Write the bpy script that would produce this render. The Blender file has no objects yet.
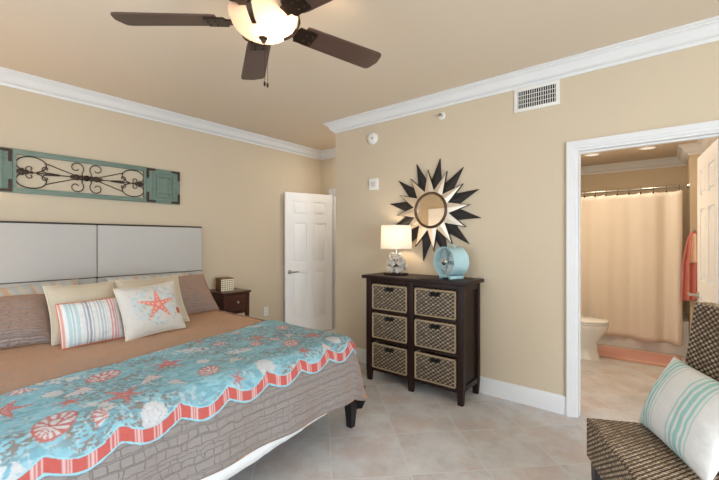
import bpy, bmesh, math, random
import numpy as np
from mathutils import Vector, Matrix

random.seed(7)
rng = np.random.default_rng(11)
PI = math.pi
scene = bpy.context.scene
COL = scene.collection

# ------------------------------------------------------------------ camera
cam_d = bpy.data.cameras.new('camera')
cam_d.sensor_width = 36.0
cam_d.lens = 374.7 / 719.0 * 36.0
cam_d.clip_start = 0.02
cam = bpy.data.objects.new('camera', cam_d)
COL.objects.link(cam)
cam.location = (4.2, 0.0, 1.36)
cam.rotation_euler = (math.radians(90), 0, math.radians(39))
scene.camera = cam

# ------------------------------------------------------------------ world, lights, exposure
scene.view_settings.view_transform = 'Standard'
scene.view_settings.look = 'None'
scene.view_settings.exposure = 0.22
scene.view_settings.gamma = 1.0
scene.view_settings.use_curve_mapping = False
world = bpy.data.worlds.new('World')
scene.world = world
world.use_nodes = True
wn = world.node_tree.nodes
wn['Background'].inputs[0].default_value = (0.75, 0.87, 1.0, 1)
wn['Background'].inputs[1].default_value = 1.2


def light(name, kind, loc, power, color, size=None, size_y=None, rot=(0, 0, 0), radius=None):
    d = bpy.data.lights.new(name, kind)
    d.energy = power
    d.color = color
    if kind == 'AREA':
        d.shape = 'RECTANGLE' if size_y else 'DISK'
        d.size = size
        if size_y:
            d.size_y = size_y
    if radius is not None:
        d.shadow_soft_size = radius
    o = bpy.data.objects.new(name, d)
    o.location = loc
    o.rotation_euler = rot
    COL.objects.link(o)
    return o


DAY = (0.81, 0.91, 1.0)
WARM = (1.0, 0.87, 0.71)
light('alcove_fill', 'AREA', (0.93, 3.80, 2.715), 6.0, (1.0, 0.94, 0.86), 0.14)  # added lamp, out of view, to brighten the open alcove door
# daylight through the two big windows of the room (behind the camera)
light('daylight_east', 'AREA', (6.98, 0.1, 1.25), 175, DAY, 2.3, 2.1, (0, PI / 2, 0))
light('daylight_south', 'AREA', (2.5, -0.98, 1.3), 27, DAY, 2.9, 2.1, (PI / 2, 0, 0))
# hallway and bathroom ceiling lamps
light('hall_lamp', 'POINT', (0.6, 5.0, 2.2), 12, WARM, radius=0.1)
light('bath_can_light', 'AREA', (3.5, 5.58, 2.43), 2, WARM, 0.16)
light('bath_can_light', 'AREA', (4.06, 5.58, 2.43), 2, WARM, 0.16)
light('bath_vanity_light', 'POINT', (3.35, 4.3, 1.85), 20, WARM, radius=0.12)


# ------------------------------------------------------------------ helpers
def S(r, g, b):
    def f(c):
        c = c / 255.0
        return c / 12.92 if c <= 0.04045 else ((c + 0.055) / 1.055) ** 2.4
    return (f(r), f(g), f(b))


def empty(name, loc, rz=0.0, parent=None):
    o = bpy.data.objects.new(name, None)
    o.empty_display_size = 0.1
    o.location = loc
    o.rotation_euler = (0, 0, rz)
    COL.objects.link(o)
    if parent:
        o.parent = parent
    return o


def tag(o, label=None, cat=None, group=None, kind=None):
    if label:
        o['label'] = label
    if cat:
        o['category'] = cat
    if group:
        o['group'] = group
    if kind:
        o['kind'] = kind
    return o


def thing(name, label, cat, loc, rz=0.0, group=None):
    return tag(empty(name, loc, rz), label, cat, group)


class MB:
    """collects shapes into one bmesh"""
    def __init__(self):
        self.bm = bmesh.new()

    def _xf(self, verts, M):
        bmesh.ops.transform(self.bm, matrix=M, verts=verts)

    def box(self, c, s, bevel=0.0, rot=None, seg=2):
        r = bmesh.ops.create_cube(self.bm, size=1.0)
        vs = r['verts']
        M = Matrix.Translation(Vector(c)) @ (rot.to_4x4() if rot else Matrix.Identity(4)) @ Matrix.Diagonal((s[0], s[1], s[2], 1))
        self._xf(vs, M)
        if bevel > 0:
            es = list({e for v in vs for e in v.link_edges})
            bmesh.ops.bevel(self.bm, geom=es, offset=bevel, segments=seg, affect='EDGES', profile=0.6)
        return self

    def b2(self, x0, x1, y0, y1, z0, z1, bevel=0.0):
        return self.box(((x0 + x1) / 2, (y0 + y1) / 2, (z0 + z1) / 2), (x1 - x0, y1 - y0, z1 - z0), bevel)

    def cone(self, p0, p1, r0, r1, seg=20, caps=True):
        p0 = Vector(p0); p1 = Vector(p1)
        d = p1 - p0
        r = bmesh.ops.create_cone(self.bm, cap_ends=caps, segments=seg, radius1=r0, radius2=r1, depth=d.length)
        q = Vector((0, 0, 1)).rotation_difference(d.normalized())
        self._xf(r['verts'], Matrix.Translation((p0 + p1) / 2) @ q.to_matrix().to_4x4())
        return self

    def taper(self, c, s0, s1, z0, z1):
        """square tapered post: half sizes s0 at z0, s1 at z1"""
        vs = []
        for z, s in ((z0, s0), (z1, s1)):
            for dx, dy in ((-1, -1), (1, -1), (1, 1), (-1, 1)):
                vs.append(self.bm.verts.new((c[0] + dx * s, c[1] + dy * s, z)))
        f = self.bm.faces.new
        f(vs[3::-1]); f(vs[4:])
        for i in range(4):
            j = (i + 1) % 4
            f((vs[i], vs[j], vs[4 + j], vs[4 + i]))
        return self

    def sphere(self, c, r, su=20, sv=12, sc=(1, 1, 1)):
        g = bmesh.ops.create_uvsphere(self.bm, u_segments=su, v_segments=sv, radius=r)
        self._xf(g['verts'], Matrix.Translation(Vector(c)) @ Matrix.Diagonal((sc[0], sc[1], sc[2], 1)))
        return self

    def lathe(self, prof, seg=32, c=(0, 0, 0), M=None):
        rings = []
        M = M or Matrix.Identity(4)
        for r, z in prof:
            ring = []
            for i in range(seg):
                a = 2 * PI * i / seg
                p = M @ Vector((r * math.cos(a), r * math.sin(a), z))
                ring.append(self.bm.verts.new(Vector(c) + p))
            rings.append(ring)
        for a, b in zip(rings[:-1], rings[1:]):
            for i in range(seg):
                j = (i + 1) % seg
                self.bm.faces.new((a[i], a[j], b[j], b[i]))
        return self

    def tube(self, pts, r, seg=8, caps=True):
        pts = [Vector(p) for p in pts]
        n = len(pts)
        rs = r if isinstance(r, (list, tuple)) else [r] * n
        t0 = (pts[1] - pts[0]).normalized()
        nrm = t0.orthogonal().normalized()
        rings = []
        prev = t0
        for i, p in enumerate(pts):
            t = (pts[min(i + 1, n - 1)] - pts[max(i - 1, 0)])
            t = t.normalized() if t.length > 1e-9 else prev
            q = prev.rotation_difference(t)
            nrm = (q @ nrm).normalized()
            bn = t.cross(nrm)
            rings.append([self.bm.verts.new(p + (nrm * math.cos(2 * PI * k / seg) + bn * math.sin(2 * PI * k / seg)) * rs[i]) for k in range(seg)])
            prev = t
        for a, b in zip(rings[:-1], rings[1:]):
            for k in range(seg):
                j = (k + 1) % seg
                self.bm.faces.new((a[k], a[j], b[j], b[k]))
        if caps:
            self.bm.faces.new(rings[0][::-1]); self.bm.faces.new(rings[-1])
        return self

    def prism(self, poly, y0, y1, axis='y'):
        """polygon in the plane across axis, extruded along it"""
        def P(a, b, t):
            return {'y': (a, t, b), 'x': (t, a, b), 'z': (a, b, t)}[axis]
        A = [self.bm.verts.new(P(a, b, y0)) for a, b in poly]
        B = [self.bm.verts.new(P(a, b, y1)) for a, b in poly]
        self.bm.faces.new(A); self.bm.faces.new(B[::-1])
        for i in range(len(poly)):
            j = (i + 1) % len(poly)
            self.bm.faces.new((A[j], A[i], B[i], B[j]))
        return self

    def raw(self, verts, faces):
        vs = [self.bm.verts.new(v) for v in verts]
        for f in faces:
            self.bm.faces.new([vs[i] for i in f])
        return self

    def build(self, name, mat, parent=None, loc=(0, 0, 0), smooth=35, rz=0.0):
        bmesh.ops.recalc_face_normals(self.bm, faces=self.bm.faces[:])
        me = bpy.data.meshes.new(name)
        self.bm.to_mesh(me)
        self.bm.free()
        if smooth:
            me.shade_smooth()
            try:
                me.set_sharp_from_angle(angle=math.radians(smooth))
            except Exception:
                pass
        me.materials.append(mat)
        o = bpy.data.objects.new(name, me)
        COL.objects.link(o)
        o.location = loc
        o.rotation_euler = (0, 0, rz)
        if parent:
            o.parent = parent
        return o


def raw_obj(name, V, F, mat, parent=None, loc=(0, 0, 0), uv=None, col=None, smooth=True, rz=0.0):
    me = bpy.data.meshes.new(name)
    me.from_pydata([tuple(map(float, v)) for v in V], [], F)
    if uv is not None:
        lay = me.uv_layers.new(name='UVMap')
        idx = np.zeros(len(me.loops), dtype=np.int32)
        me.loops.foreach_get('vertex_index', idx)
        lay.data.foreach_set('uv', np.asarray(uv, dtype=np.float32)[idx].ravel())
    if col is not None:
        at = me.color_attributes.new('Col', 'FLOAT_COLOR', 'POINT')
        c4 = np.ones((len(V), 4), dtype=np.float32)
        c4[:, :3] = col
        at.data.foreach_set('color', c4.ravel())
    me.materials.append(mat)
    if smooth:
        me.shade_smooth()
    me.update()
    o = bpy.data.objects.new(name, me)
    COL.objects.link(o)
    o.location = loc
    o.rotation_euler = (0, 0, rz)
    if parent:
        o.parent = parent
    return o


def copy_tree(o, parent=None):
    c = o.copy()
    COL.objects.link(c)
    c.parent = parent
    for ch in list(o.children):
        copy_tree(ch, c)
    return c


def grid_faces(nu, nv, off=0, skip=None):
    F = []
    for i in range(nu - 1):
        for j in range(nv - 1):
            if skip is not None and skip(i, j):
                continue
            a = off + i * nv + j
            F.append((a, a + nv, a + nv + 1, a + 1))
    return F


_lat = rng.random((256, 256))


def vnoise(x, y):
    x = np.asarray(x, float); y = np.asarray(y, float)
    xi = np.floor(x).astype(int); yi = np.floor(y).astype(int)
    fx = x - xi; fy = y - yi
    fx = fx * fx * (3 - 2 * fx); fy = fy * fy * (3 - 2 * fy)
    g = lambda a, b: _lat[a % 256, b % 256]
    return (g(xi, yi) * (1 - fx) + g(xi + 1, yi) * fx) * (1 - fy) + (g(xi, yi + 1) * (1 - fx) + g(xi + 1, yi + 1) * fx) * fy


def fbm(x, y, o=3):
    s = 0; a = 0.5; t = 0
    for k in range(o):
        s = s + a * vnoise(x * 2 ** k + 17 * k, y * 2 ** k + 5 * k); t += a; a *= 0.5
    return s / t


# ------------------------------------------------------------------ materials
def new_mat(name):
    m = bpy.data.materials.new(name)
    m.use_nodes = True
    nt = m.node_tree
    return m, nt, nt.nodes['Principled BSDF']


def lk(nt, a, b):
    nt.links.new(a, b)


def math_n(nt, op, a, b=None):
    n = nt.nodes.new('ShaderNodeMath'); n.operation = op
    for i, v in enumerate((a, b)):
        if v is None:
            continue
        if isinstance(v, (int, float)):
            n.inputs[i].default_value = v
        else:
            nt.links.new(v, n.inputs[i])
    return n.outputs[0]


def mix_n(nt, fac, a, b):
    n = nt.nodes.new('ShaderNodeMix'); n.data_type = 'RGBA'
    for sock, v in ((n.inputs[0], fac), (n.inputs[6], a), (n.inputs[7], b)):
        if isinstance(v, (int, float)):
            sock.default_value = v
        elif isinstance(v, tuple):
            sock.default_value = (*v[:3], 1)
        else:
            nt.links.new(v, sock)
    return n.outputs[2]


def noise_n(nt, vec, scale, detail=3, rough=0.55):
    n = nt.nodes.new('ShaderNodeTexNoise')
    n.inputs['Scale'].default_value = scale
    n.inputs['Detail'].default_value = detail
    n.inputs['Roughness'].default_value = rough
    if vec is not None:
        nt.links.new(vec, n.inputs['Vector'])
    return n.outputs[0]


def coord(nt, which='Object'):
    return nt.nodes.new('ShaderNodeTexCoord').outputs[which]


def mapping(nt, vec, sc=(1, 1, 1), rot=(0, 0, 0)):
    n = nt.nodes.new('ShaderNodeMapping')
    n.inputs['Scale'].default_value = sc
    n.inputs['Rotation'].default_value = rot
    nt.links.new(vec, n.inputs['Vector'])
    return n.outputs[0]


def bump_n(nt, bsdf, h, strength=0.3, dist=0.01):
    n = nt.nodes.new('ShaderNodeBump')
    n.inputs['Strength'].default_value = strength
    n.inputs['Distance'].default_value = dist
    nt.links.new(h, n.inputs['Height'])
    nt.links.new(n.outputs[0], bsdf.inputs['Normal'])


def mat(name, srgb, rough=0.5, metal=0.0, var=0.06, scale=6.0, bump=0.0, bscale=60.0, stretch=(1, 1, 1), coat=0.0):
    m, nt, b = new_mat(name)
    c = S(*srgb)
    v = mapping(nt, coord(nt), stretch)
    f = noise_n(nt, v, scale, 4)
    lo = tuple(x * (1 - var) for x in c); hi = tuple(min(1, x * (1 + var)) for x in c)
    lk(nt, mix_n(nt, f, lo, hi), b.inputs['Base Color'])
    b.inputs['Roughness'].default_value = rough
    b.inputs['Metallic'].default_value = metal
    if coat:
        b.inputs['Coat Weight'].default_value = coat
        b.inputs['Coat Roughness'].default_value = 0.15
    if bump:
        bump_n(nt, b, noise_n(nt, v, bscale, 3), bump, 0.004)
    return m


def mat_attr(name, rough=0.8, bump=0.0, bscale=120, var=0.12, nscale=40, spec=0.5):
    m, nt, b = new_mat(name)
    a = nt.nodes.new('ShaderNodeAttribute'); a.attribute_name = 'Col'
    v = coord(nt)
    f = noise_n(nt, v, nscale, 3)
    g = math_n(nt, 'ADD', math_n(nt, 'MULTIPLY', f, 2 * var), 1 - var)
    mx = nt.nodes.new('ShaderNodeVectorMath'); mx.operation = 'SCALE'
    lk(nt, a.outputs['Color'], mx.inputs[0]); lk(nt, g, mx.inputs['Scale'])
    lk(nt, mx.outputs[0], b.inputs['Base Color'])
    b.inputs['Roughness'].default_value = rough
    b.inputs['Specular IOR Level'].default_value = spec
    if bump:
        bump_n(nt, b, noise_n(nt, v, bscale, 3), bump, 0.003)
    return m


M_wall = mat('beige_wall_paint', (207, 191, 166), 0.75, var=0.015, scale=1.5, bump=0.06, bscale=180)
M_wall_bath = mat('bath_wall_paint', (208, 190, 162), 0.75, var=0.015, scale=1.5, bump=0.06, bscale=180)
M_ceil = mat('ceiling_paint', (221, 205, 184), 0.85, var=0.015, scale=2, bump=0.1, bscale=140)
M_trim = mat('white_trim_paint', (226, 226, 226), 0.4, var=0.01)
M_door = mat('white_door_paint', (246, 245, 243), 0.4, var=0.01)
M_espresso = mat('espresso_wood', (38, 20, 15), 0.45, var=0.35, scale=7, stretch=(6, 6, 1), bump=0.03, bscale=30)
M_espresso.node_tree.nodes['Principled BSDF'].inputs['Specular IOR Level'].default_value = 0.3
M_cherry = mat('dark_cherry_wood', (74, 38, 26), 0.35, var=0.35, scale=7, stretch=(6, 1, 6), coat=0.2)
M_black = mat('black_stained_wood', (26, 24, 25), 0.4, var=0.2, scale=10)
M_bronze = mat('oiled_bronze', (66, 52, 42), 0.35, 0.8, var=0.2, scale=12)
M_iron = mat('rusty_dark_iron', (70, 56, 46), 0.6, 0.5, var=0.3, scale=40, bump=0.2, bscale=200)
M_nickel = mat('brushed_nickel', (190, 186, 178), 0.28, 1.0, var=0.05)
M_chrome = mat('chrome_metal', (215, 215, 215), 0.12, 1.0, var=0.02)
M_teal = mat('distressed_teal_paint', (112, 130, 118), 0.6, var=0.28, scale=16, stretch=(1, 1, 6), bump=0.15, bscale=60)
M_linen = mat('grey_headboard_linen', (192, 188, 182), 0.85, var=0.04, scale=120, bump=0.12, bscale=400)
M_hbframe = mat('headboard_edge_metal', (56, 52, 50), 0.4, 0.5, var=0.1)
M_white = mat('white_plastic', (232, 230, 224), 0.4, var=0.02)
M_porc = mat('white_porcelain', (240, 240, 238), 0.12, var=0.01, coat=0.5)
M_sheet = mat('white_cotton', (240, 240, 240), 0.9, var=0.03, scale=10, bump=0.2, bscale=14)
M_aqua = mat('aqua_enamel', (180, 216, 224), 0.3, var=0.06, scale=8, coat=0.3)
M_shell = mat('pearly_shell', (196, 188, 178), 0.35, var=0.3, scale=40, coat=0.3)
M_shade = None
M_blackcloth = mat('black_lining_cloth', (24, 23, 24), 0.9, var=0.1, scale=20, bump=0.2, bscale=60)
M_silver = mat('satin_silver_paint', (206, 208, 208), 0.35, 0.3, var=0.03)
M_gold = mat('gold_brown_weave', (122, 84, 38), 0.6, var=0.25, scale=60, bump=0.3, bscale=120)
M_dark = mat('dark_void_paint', (24, 23, 22), 0.8, var=0.1)


def quilt_fabric(name, srgb, bw=0.085, rh=0.036, strength=0.9, sheen=0.35):
    m, nt, b = new_mat(name)
    uv = coord(nt, 'UV')
    n1 = nt.nodes.new('ShaderNodeTexNoise'); n1.inputs['Scale'].default_value = 14; n1.inputs['Detail'].default_value = 2
    lk(nt, uv, n1.inputs['Vector'])
    off = nt.nodes.new('ShaderNodeVectorMath'); off.operation = 'MULTIPLY_ADD'
    lk(nt, n1.outputs[1], off.inputs[0]); off.inputs[1].default_value = (0.05, 0.035, 0); lk(nt, uv, off.inputs[2])
    br = nt.nodes.new('ShaderNodeTexBrick')
    lk(nt, off.outputs[0], br.inputs['Vector'])
    br.inputs['Scale'].default_value = 1.0
    br.inputs['Brick Width'].default_value = bw
    br.inputs['Row Height'].default_value = rh
    br.inputs['Mortar Size'].default_value = 0.0035
    br.inputs['Mortar Smooth'].default_value = 1.0
    br.squash = 0.55; br.squash_frequency = 3; br.offset = 0.37
    c = S(*srgb)
    f = noise_n(nt, uv, 30, 3)
    base = mix_n(nt, f, tuple(x * 0.9 for x in c), tuple(x * 1.1 for x in c))
    b2 = nt.nodes.new('ShaderNodeTexBrick')
    lk(nt, off.outputs[0], b2.inputs['Vector'])
    for k, v in (('Scale', 1.0), ('Brick Width', bw * 1.7), ('Row Height', rh * 1.37), ('Mortar Size', 0.003), ('Mortar Smooth', 1.0)):
        b2.inputs[k].default_value = v
    b2.offset = 0.61
    fac = math_n(nt, 'MAXIMUM', br.outputs['Fac'], math_n(nt, 'MULTIPLY', b2.outputs['Fac'], 0.8))
    lk(nt, mix_n(nt, math_n(nt, 'MULTIPLY', fac, 0.4), base, tuple(x * 0.5 for x in c)), b.inputs['Base Color'])  # crease shade along the stitch lines is put into the colour
    h = math_n(nt, 'ADD', math_n(nt, 'MULTIPLY', fac, -1.0), math_n(nt, 'MULTIPLY', noise_n(nt, uv, 60, 3), 0.5))
    bump_n(nt, b, h, strength, 0.006)
    b.inputs['Roughness'].default_value = 0.6
    b.inputs['Sheen Weight'].default_value = sheen
    b.inputs['Sheen Roughness'].default_value = 0.28
    b.inputs['Sheen Tint'].default_value = (1.0, 0.40, 0.10, 1)
    return m


M_taupe = quilt_fabric('taupe_quilted_fabric', (142, 134, 130), 0.085, 0.040, 0.6, 1.0)
M_sham = quilt_fabric('taupe_sham_fabric', (156, 138, 130), 0.09, 0.016, 0.9, 0.8)
M_throw = mat_attr('coastal_print_cotton', 0.8, 0.35, 110, 0.10, 60)
M_print = mat_attr('printed_pillow_cotton', 0.85, 0.25, 260, 0.05, 60)
M_wicker = mat_attr('woven_banana_leaf', 0.55, 0.0, 100, 0.3, 60)


def floor_material():
    m, nt, b = new_mat('diagonal_stone_tile')
    co = coord(nt)
    sp = nt.nodes.new('ShaderNodeSeparateXYZ'); lk(nt, co, sp.inputs[0])
    P = 0.457 * math.sqrt(2)
    p = math_n(nt, 'DIVIDE', math_n(nt, 'SUBTRACT', math_n(nt, 'ADD', sp.outputs[0], sp.outputs[1]), 4.295), P)
    q = math_n(nt, 'DIVIDE', math_n(nt, 'ADD', math_n(nt, 'SUBTRACT', sp.outputs[1], sp.outputs[0]), 0.545), P)

    def edge(t):
        fr = math_n(nt, 'FRACT', t)
        return math_n(nt, 'MINIMUM', fr, math_n(nt, 'SUBTRACT', 1.0, fr))
    e = math_n(nt, 'MINIMUM', edge(p), edge(q))
    grout = math_n(nt, 'LESS_THAN', e, 0.007)
    cb = nt.nodes.new('ShaderNodeCombineXYZ')
    lk(nt, math_n(nt, 'FLOOR', p), cb.inputs[0]); lk(nt, math_n(nt, 'FLOOR', q), cb.inputs[1])
    wnz = nt.nodes.new('ShaderNodeTexWhiteNoise'); lk(nt, cb.outputs[0], wnz.inputs['Vector'])
    # every tile shows its own piece of the stone
    va = nt.nodes.new('ShaderNodeVectorMath'); va.operation = 'MULTIPLY_ADD'
    lk(nt, wnz.outputs['Color'], va.inputs[0]); va.inputs[1].default_value = (9, 9, 9); lk(nt, co, va.inputs[2])
    n1 = noise_n(nt, va.outputs[0], 3.4, 8, 0.7)
    n2 = noise_n(nt, va.outputs[0], 3.0, 7, 0.68)
    r1 = nt.nodes.new('ShaderNodeValToRGB'); lk(nt, n1, r1.inputs[0])
    els = r1.color_ramp.elements
    els[0].position = 0.33; els[0].color = (*S(184, 182, 181), 1)
    els[1].position = 0.68; els[1].color = (*S(220, 220, 221), 1)
    k = els.new(0.5); k.color = (*S(206, 205, 205), 1)
    r2 = nt.nodes.new('ShaderNodeValToRGB'); lk(nt, n2, r2.inputs[0])
    r2.color_ramp.elements[0].position = 0.47; r2.color_ramp.elements[0].color = (0, 0, 0, 1)
    r2.color_ramp.elements[1].position = 0.62; r2.color_ramp.elements[1].color = (1, 1, 1, 1)
    base = mix_n(nt, math_n(nt, 'MULTIPLY', r2.outputs[0], 0.75), r1.outputs[0], S(200, 184, 178))
    tv = math_n(nt, 'ADD', math_n(nt, 'MULTIPLY', wnz.outputs['Value'], 0.05), 0.975)
    vm = nt.nodes.new('ShaderNodeVectorMath'); vm.operation = 'SCALE'
    lk(nt, base, vm.inputs[0]); lk(nt, tv, vm.inputs['Scale'])
    lk(nt, mix_n(nt, grout, vm.outputs[0], S(216, 216, 215)), b.inputs['Base Color'])
    rr = math_n(nt, 'ADD', math_n(nt, 'MULTIPLY', noise_n(nt, co, 6, 4), 0.25), 0.24)
    lk(nt, math_n(nt, 'ADD', rr, math_n(nt, 'MULTIPLY', grout, 0.3)), b.inputs['Roughness'])
    b.inputs['Specular IOR Level'].default_value = 0.45
    h = math_n(nt, 'SUBTRACT', math_n(nt, 'MULTIPLY', n1, 0.4), math_n(nt, 'MULTIPLY', grout, 1.0))
    bump_n(nt, b, h, 0.12, 0.004)
    return m


M_floor = floor_material()


def glass_mat(name, col, trans=0.6, emis=0.0, ecol=(1, 0.85, 0.6)):
    """frosted glass or lamp cloth: part diffuse, part translucent, gives off the lamp's glow"""
    m = bpy.data.materials.new(name); m.use_nodes = True
    nt = m.node_tree
    nt.nodes.remove(nt.nodes['Principled BSDF'])
    out = nt.nodes['Material Output']
    d = nt.nodes.new('ShaderNodeBsdfDiffuse'); t = nt.nodes.new('ShaderNodeBsdfTranslucent')
    f = noise_n(nt, coord(nt), 30, 2)
    c = mix_n(nt, f, tuple(x * 0.97 for x in col), tuple(min(1, x * 1.03) for x in col))
    lk(nt, c, d.inputs[0]); lk(nt, c, t.inputs[0])
    mx = nt.nodes.new('ShaderNodeMixShader'); mx.inputs[0].default_value = trans
    lk(nt, d.outputs[0], mx.inputs[1]); lk(nt, t.outputs[0], mx.inputs[2])
    e = nt.nodes.new('ShaderNodeEmission'); e.inputs[0].default_value = (*ecol, 1); e.inputs[1].default_value = emis
    ad = nt.nodes.new('ShaderNodeAddShader')
    lk(nt, mx.outputs[0], ad.inputs[0]); lk(nt, e.outputs[0], ad.inputs[1])
    lk(nt, ad.outputs[0], out.inputs[0])
    return m


def emit_mat(name, col, strength):
    m, nt, b = new_mat(name)
    b.inputs['Base Color'].default_value = (0.9, 0.9, 0.9, 1)
    b.inputs['Emission Color'].default_value = (*col, 1)
    b.inputs['Emission Strength'].default_value = strength
    return m


M_bowl = glass_mat('frosted_lamp_glass', (0.155, 0.12, 0.10), 0.42, 0.05, (1.0, 0.80, 0.62))
M_shade = glass_mat('cream_lamp_cloth', (0.80, 0.77, 0.72), 0.5, 0.02, (1.0, 0.85, 0.68))
M_curtain = mat('cream_curtain_cloth', (240, 229, 214), 0.85, var=0.03, scale=3, bump=0.15, bscale=300)
M_towel = mat('coral_terry', (218, 138, 128), 0.95, var=0.08, scale=30, bump=0.5, bscale=200)


def mirror_mat(name, tint, rough):
    m, nt, b = new_mat(name)
    f = noise_n(nt, coord(nt), 12, 2)
    lk(nt, mix_n(nt, f, tuple(x * 0.97 for x in tint), tint), b.inputs['Base Color'])
    b.inputs['Metallic'].default_value = 1.0
    b.inputs['Roughness'].default_value = rough
    return m


M_mirror = mirror_mat('silvered_mirror', (0.92, 0.91, 0.89), 0.02)
M_mirror_ray = mirror_mat('bevelled_mirror', (0.84, 0.76, 0.64), 0.3)

# ------------------------------------------------------------------ room shell
H = 2.74
YW = 3.28          # wall with the dresser
XC = 1.18          # corner where the alcove begins
YA = 4.22          # back of the alcove
Y0, X1 = -0.86, 6.8
DX0, DX1, DZ = 3.677, 4.548, 2.06     # bathroom doorway
BX0, BX1, BY1, BH = 2.98, 4.60, 6.5, 2.45


def struct(o):
    o['kind'] = 'structure'
    return o


struct(MB().b2(-0.2, 7.0, -1.1, 6.7, -0.1, 0.0).build('floor', M_floor))
m = MB()
m.b2(-0.12, 6.92, Y0 - 0.12, YA + 0.12, H, H + 0.1)
struct(m.build('ceiling', M_ceil))
struct(MB().b2(2.86, 4.72, YW + 0.12, BY1 + 0.12, BH, BH + 0.1).build('ceiling_bathroom', M_ceil))
struct(MB().b2(-0.12, 1.9, YA + 0.12, 6.0, BH, BH + 0.1).build('ceiling_hall', M_ceil))

struct(MB().b2(-0.12, 0, Y0 - 0.12, YA + 0.12, 0, H).build('wall_left', M_wall))
m = MB()
m.b2(XC, DX0, YW, YW + 0.12, 0, H).b2(DX1, X1 + 0.12, YW, YW + 0.12, 0, H).b2(DX0, DX1, YW, YW + 0.12, DZ, H)
struct(m.build('wall_front', M_wall))
struct(MB().b2(XC, XC + 0.12, YW + 0.12, YA, 0, H).build('wall_alcove', M_wall))
AX0, AX1 = 0.27, 1.03    # alcove doorway
m = MB()
m.b2(0, AX0, YA, YA + 0.12, 0, H).b2(AX1, XC + 0.12, YA, YA + 0.12, 0, H).b2(AX0, AX1, YA, YA + 0.12, DZ, H)
struct(m.build('wall_alcove_back', M_wall))
# south wall with a sliding glass door opening, east wall with a window opening
SX0, SX1, SZ1 = 1.08, 3.92, 2.3
m = MB()
m.b2(-0.12, SX0, Y0 - 0.12, Y0, 0, H).b2(SX1, X1 + 0.12, Y0 - 0.12, Y0, 0, H).b2(SX0, SX1, Y0 - 0.12, Y0, SZ1, H)
struct(m.build('wall_back', M_wall))
EY0, EY1, EZ0, EZ1 = -0.8, 1.3, 0.25, 2.25
m = MB()
m.b2(X1, X1 + 0.12, Y0 - 0.12, EY0, 0, H).b2(X1, X1 + 0.12, EY1, YW + 0.12, 0, H)
m.b2(X1, X1 + 0.12, EY0, EY1, 0, EZ0).b2(X1, X1 + 0.12, EY0, EY1, EZ1, H)
struct(m.build('wall_right', M_wall))
# bathroom and hall
struct(MB().b2(BX0 - 0.12, BX0, YW + 0.12, BY1 + 0.12, 0, BH).build('wall_bathroom_left', M_wall_bath))
m = MB().b2(BX1, BX1 + 0.12, YW + 0.12, BY1 + 0.12, 0, BH).b2(4.44, BX1, 5.72, BY1, 0, BH)
struct(m.build('wall_bathroom_right', M_wall_bath))
struct(MB().b2(BX0, BX1, BY1, BY1 + 0.12, 0, BH).build('wall_bathroom_back', M_wall_bath))
struct(MB().b2(-0.12, 1.9, 5.9, 6.02, 0, BH).build('wall_hall_back', M_wall))
struct(MB().b2(-0.24, -0.12, YA + 0.12, 6.02, 0, BH).build('wall_hall_left', M_wall))
struct(MB().b2(1.9, 2.02, YA + 0.12, 6.02, 0, BH).build('wall_hall_right', M_wall))


def sweep(name, path, prof, mt, closed=False):
    """profile points (out, z) carried along a floor path, the room on its left"""
    n = len(path)
    P = [Vector((p[0], p[1])) for p in path]
    rings = []
    for i in range(n):
        a = P[i] - P[i - 1] if (closed or i > 0) else P[1] - P[0]
        b = P[(i + 1) % n] - P[i] if (closed or i < n - 1) else P[-1] - P[-2]
        a.normalize(); b.normalize()
        na = Vector((-a.y, a.x)); nb = Vector((-b.y, b.x))
        mi = na + nb
        mi = mi / mi.dot(na) if mi.length > 1e-6 else na
        rings.append([(P[i].x + mi.x * o, P[i].y + mi.y * o, z) for o, z in prof])
    V = [v for r in rings for v in r]
    k = len(prof)
    F = []
    for i in range(n if closed else n - 1):
        j = (i + 1) % n
        for t in range(k):
            s = (t + 1) % k
            F.append((i * k + t, j * k + t, j * k + s, i * k + s))
    mb = MB().raw(V, F)
    if not closed:
        vs = list(mb.bm.verts)
        mb.bm.faces.new(vs[:k][::-1]); mb.bm.faces.new(vs[-k:])
    return struct(mb.build(name, mt, smooth=25))


def crown_prof(h):
    pts = [(0, h - 0.115), (0.010, h - 0.115), (0.014, h - 0.098), (0.024, h - 0.092)]
    for i in range(9):
        t = i / 8
        x = 0.024 + 0.062 * t
        z = h - 0.092 + 0.064 * (t - 0.16 * math.sin(2 * PI * t))
        pts.append((x, z))
    pts += [(0.090, h - 0.020), (0.104, h - 0.014), (0.104, h - 0.001), (0, h - 0.001)]
    return pts


sweep('trim_1', [(0, Y0), (X1, Y0), (X1, YW), (XC, YW), (XC, YA), (0, YA)], crown_prof(H), M_trim, True)
sweep('trim_2', [(BX1, YW + 0.12), (BX1, 5.72), (4.44, 5.72), (4.44, BY1), (BX0, BY1), (BX0, YW + 0.12)], crown_prof(BH), M_trim, True)
BB = [(0, 0), (0.014, 0), (0.014, 0.125), (0.009, 0.14), (0, 0.145)]
sweep('baseboard_right', [(X1, Y0), (X1, YW), (DX1 + 0.056, YW)], BB, M_trim)
sweep('baseboard_front', [(DX0 - 0.056, YW), (XC, YW), (XC, YA), (AX1 + 0.08, YA)], BB, M_trim)
sweep('baseboard_left', [(AX0 - 0.08, YA), (0, YA), (0, Y0), (0.05, Y0)], BB, M_trim)
sweep('baseboard_hall', [(1.9, YA + 0.12), (1.9, 5.9), (-0.12, 5.9), (-0.12, YA + 0.12)], BB, M_trim)


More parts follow.
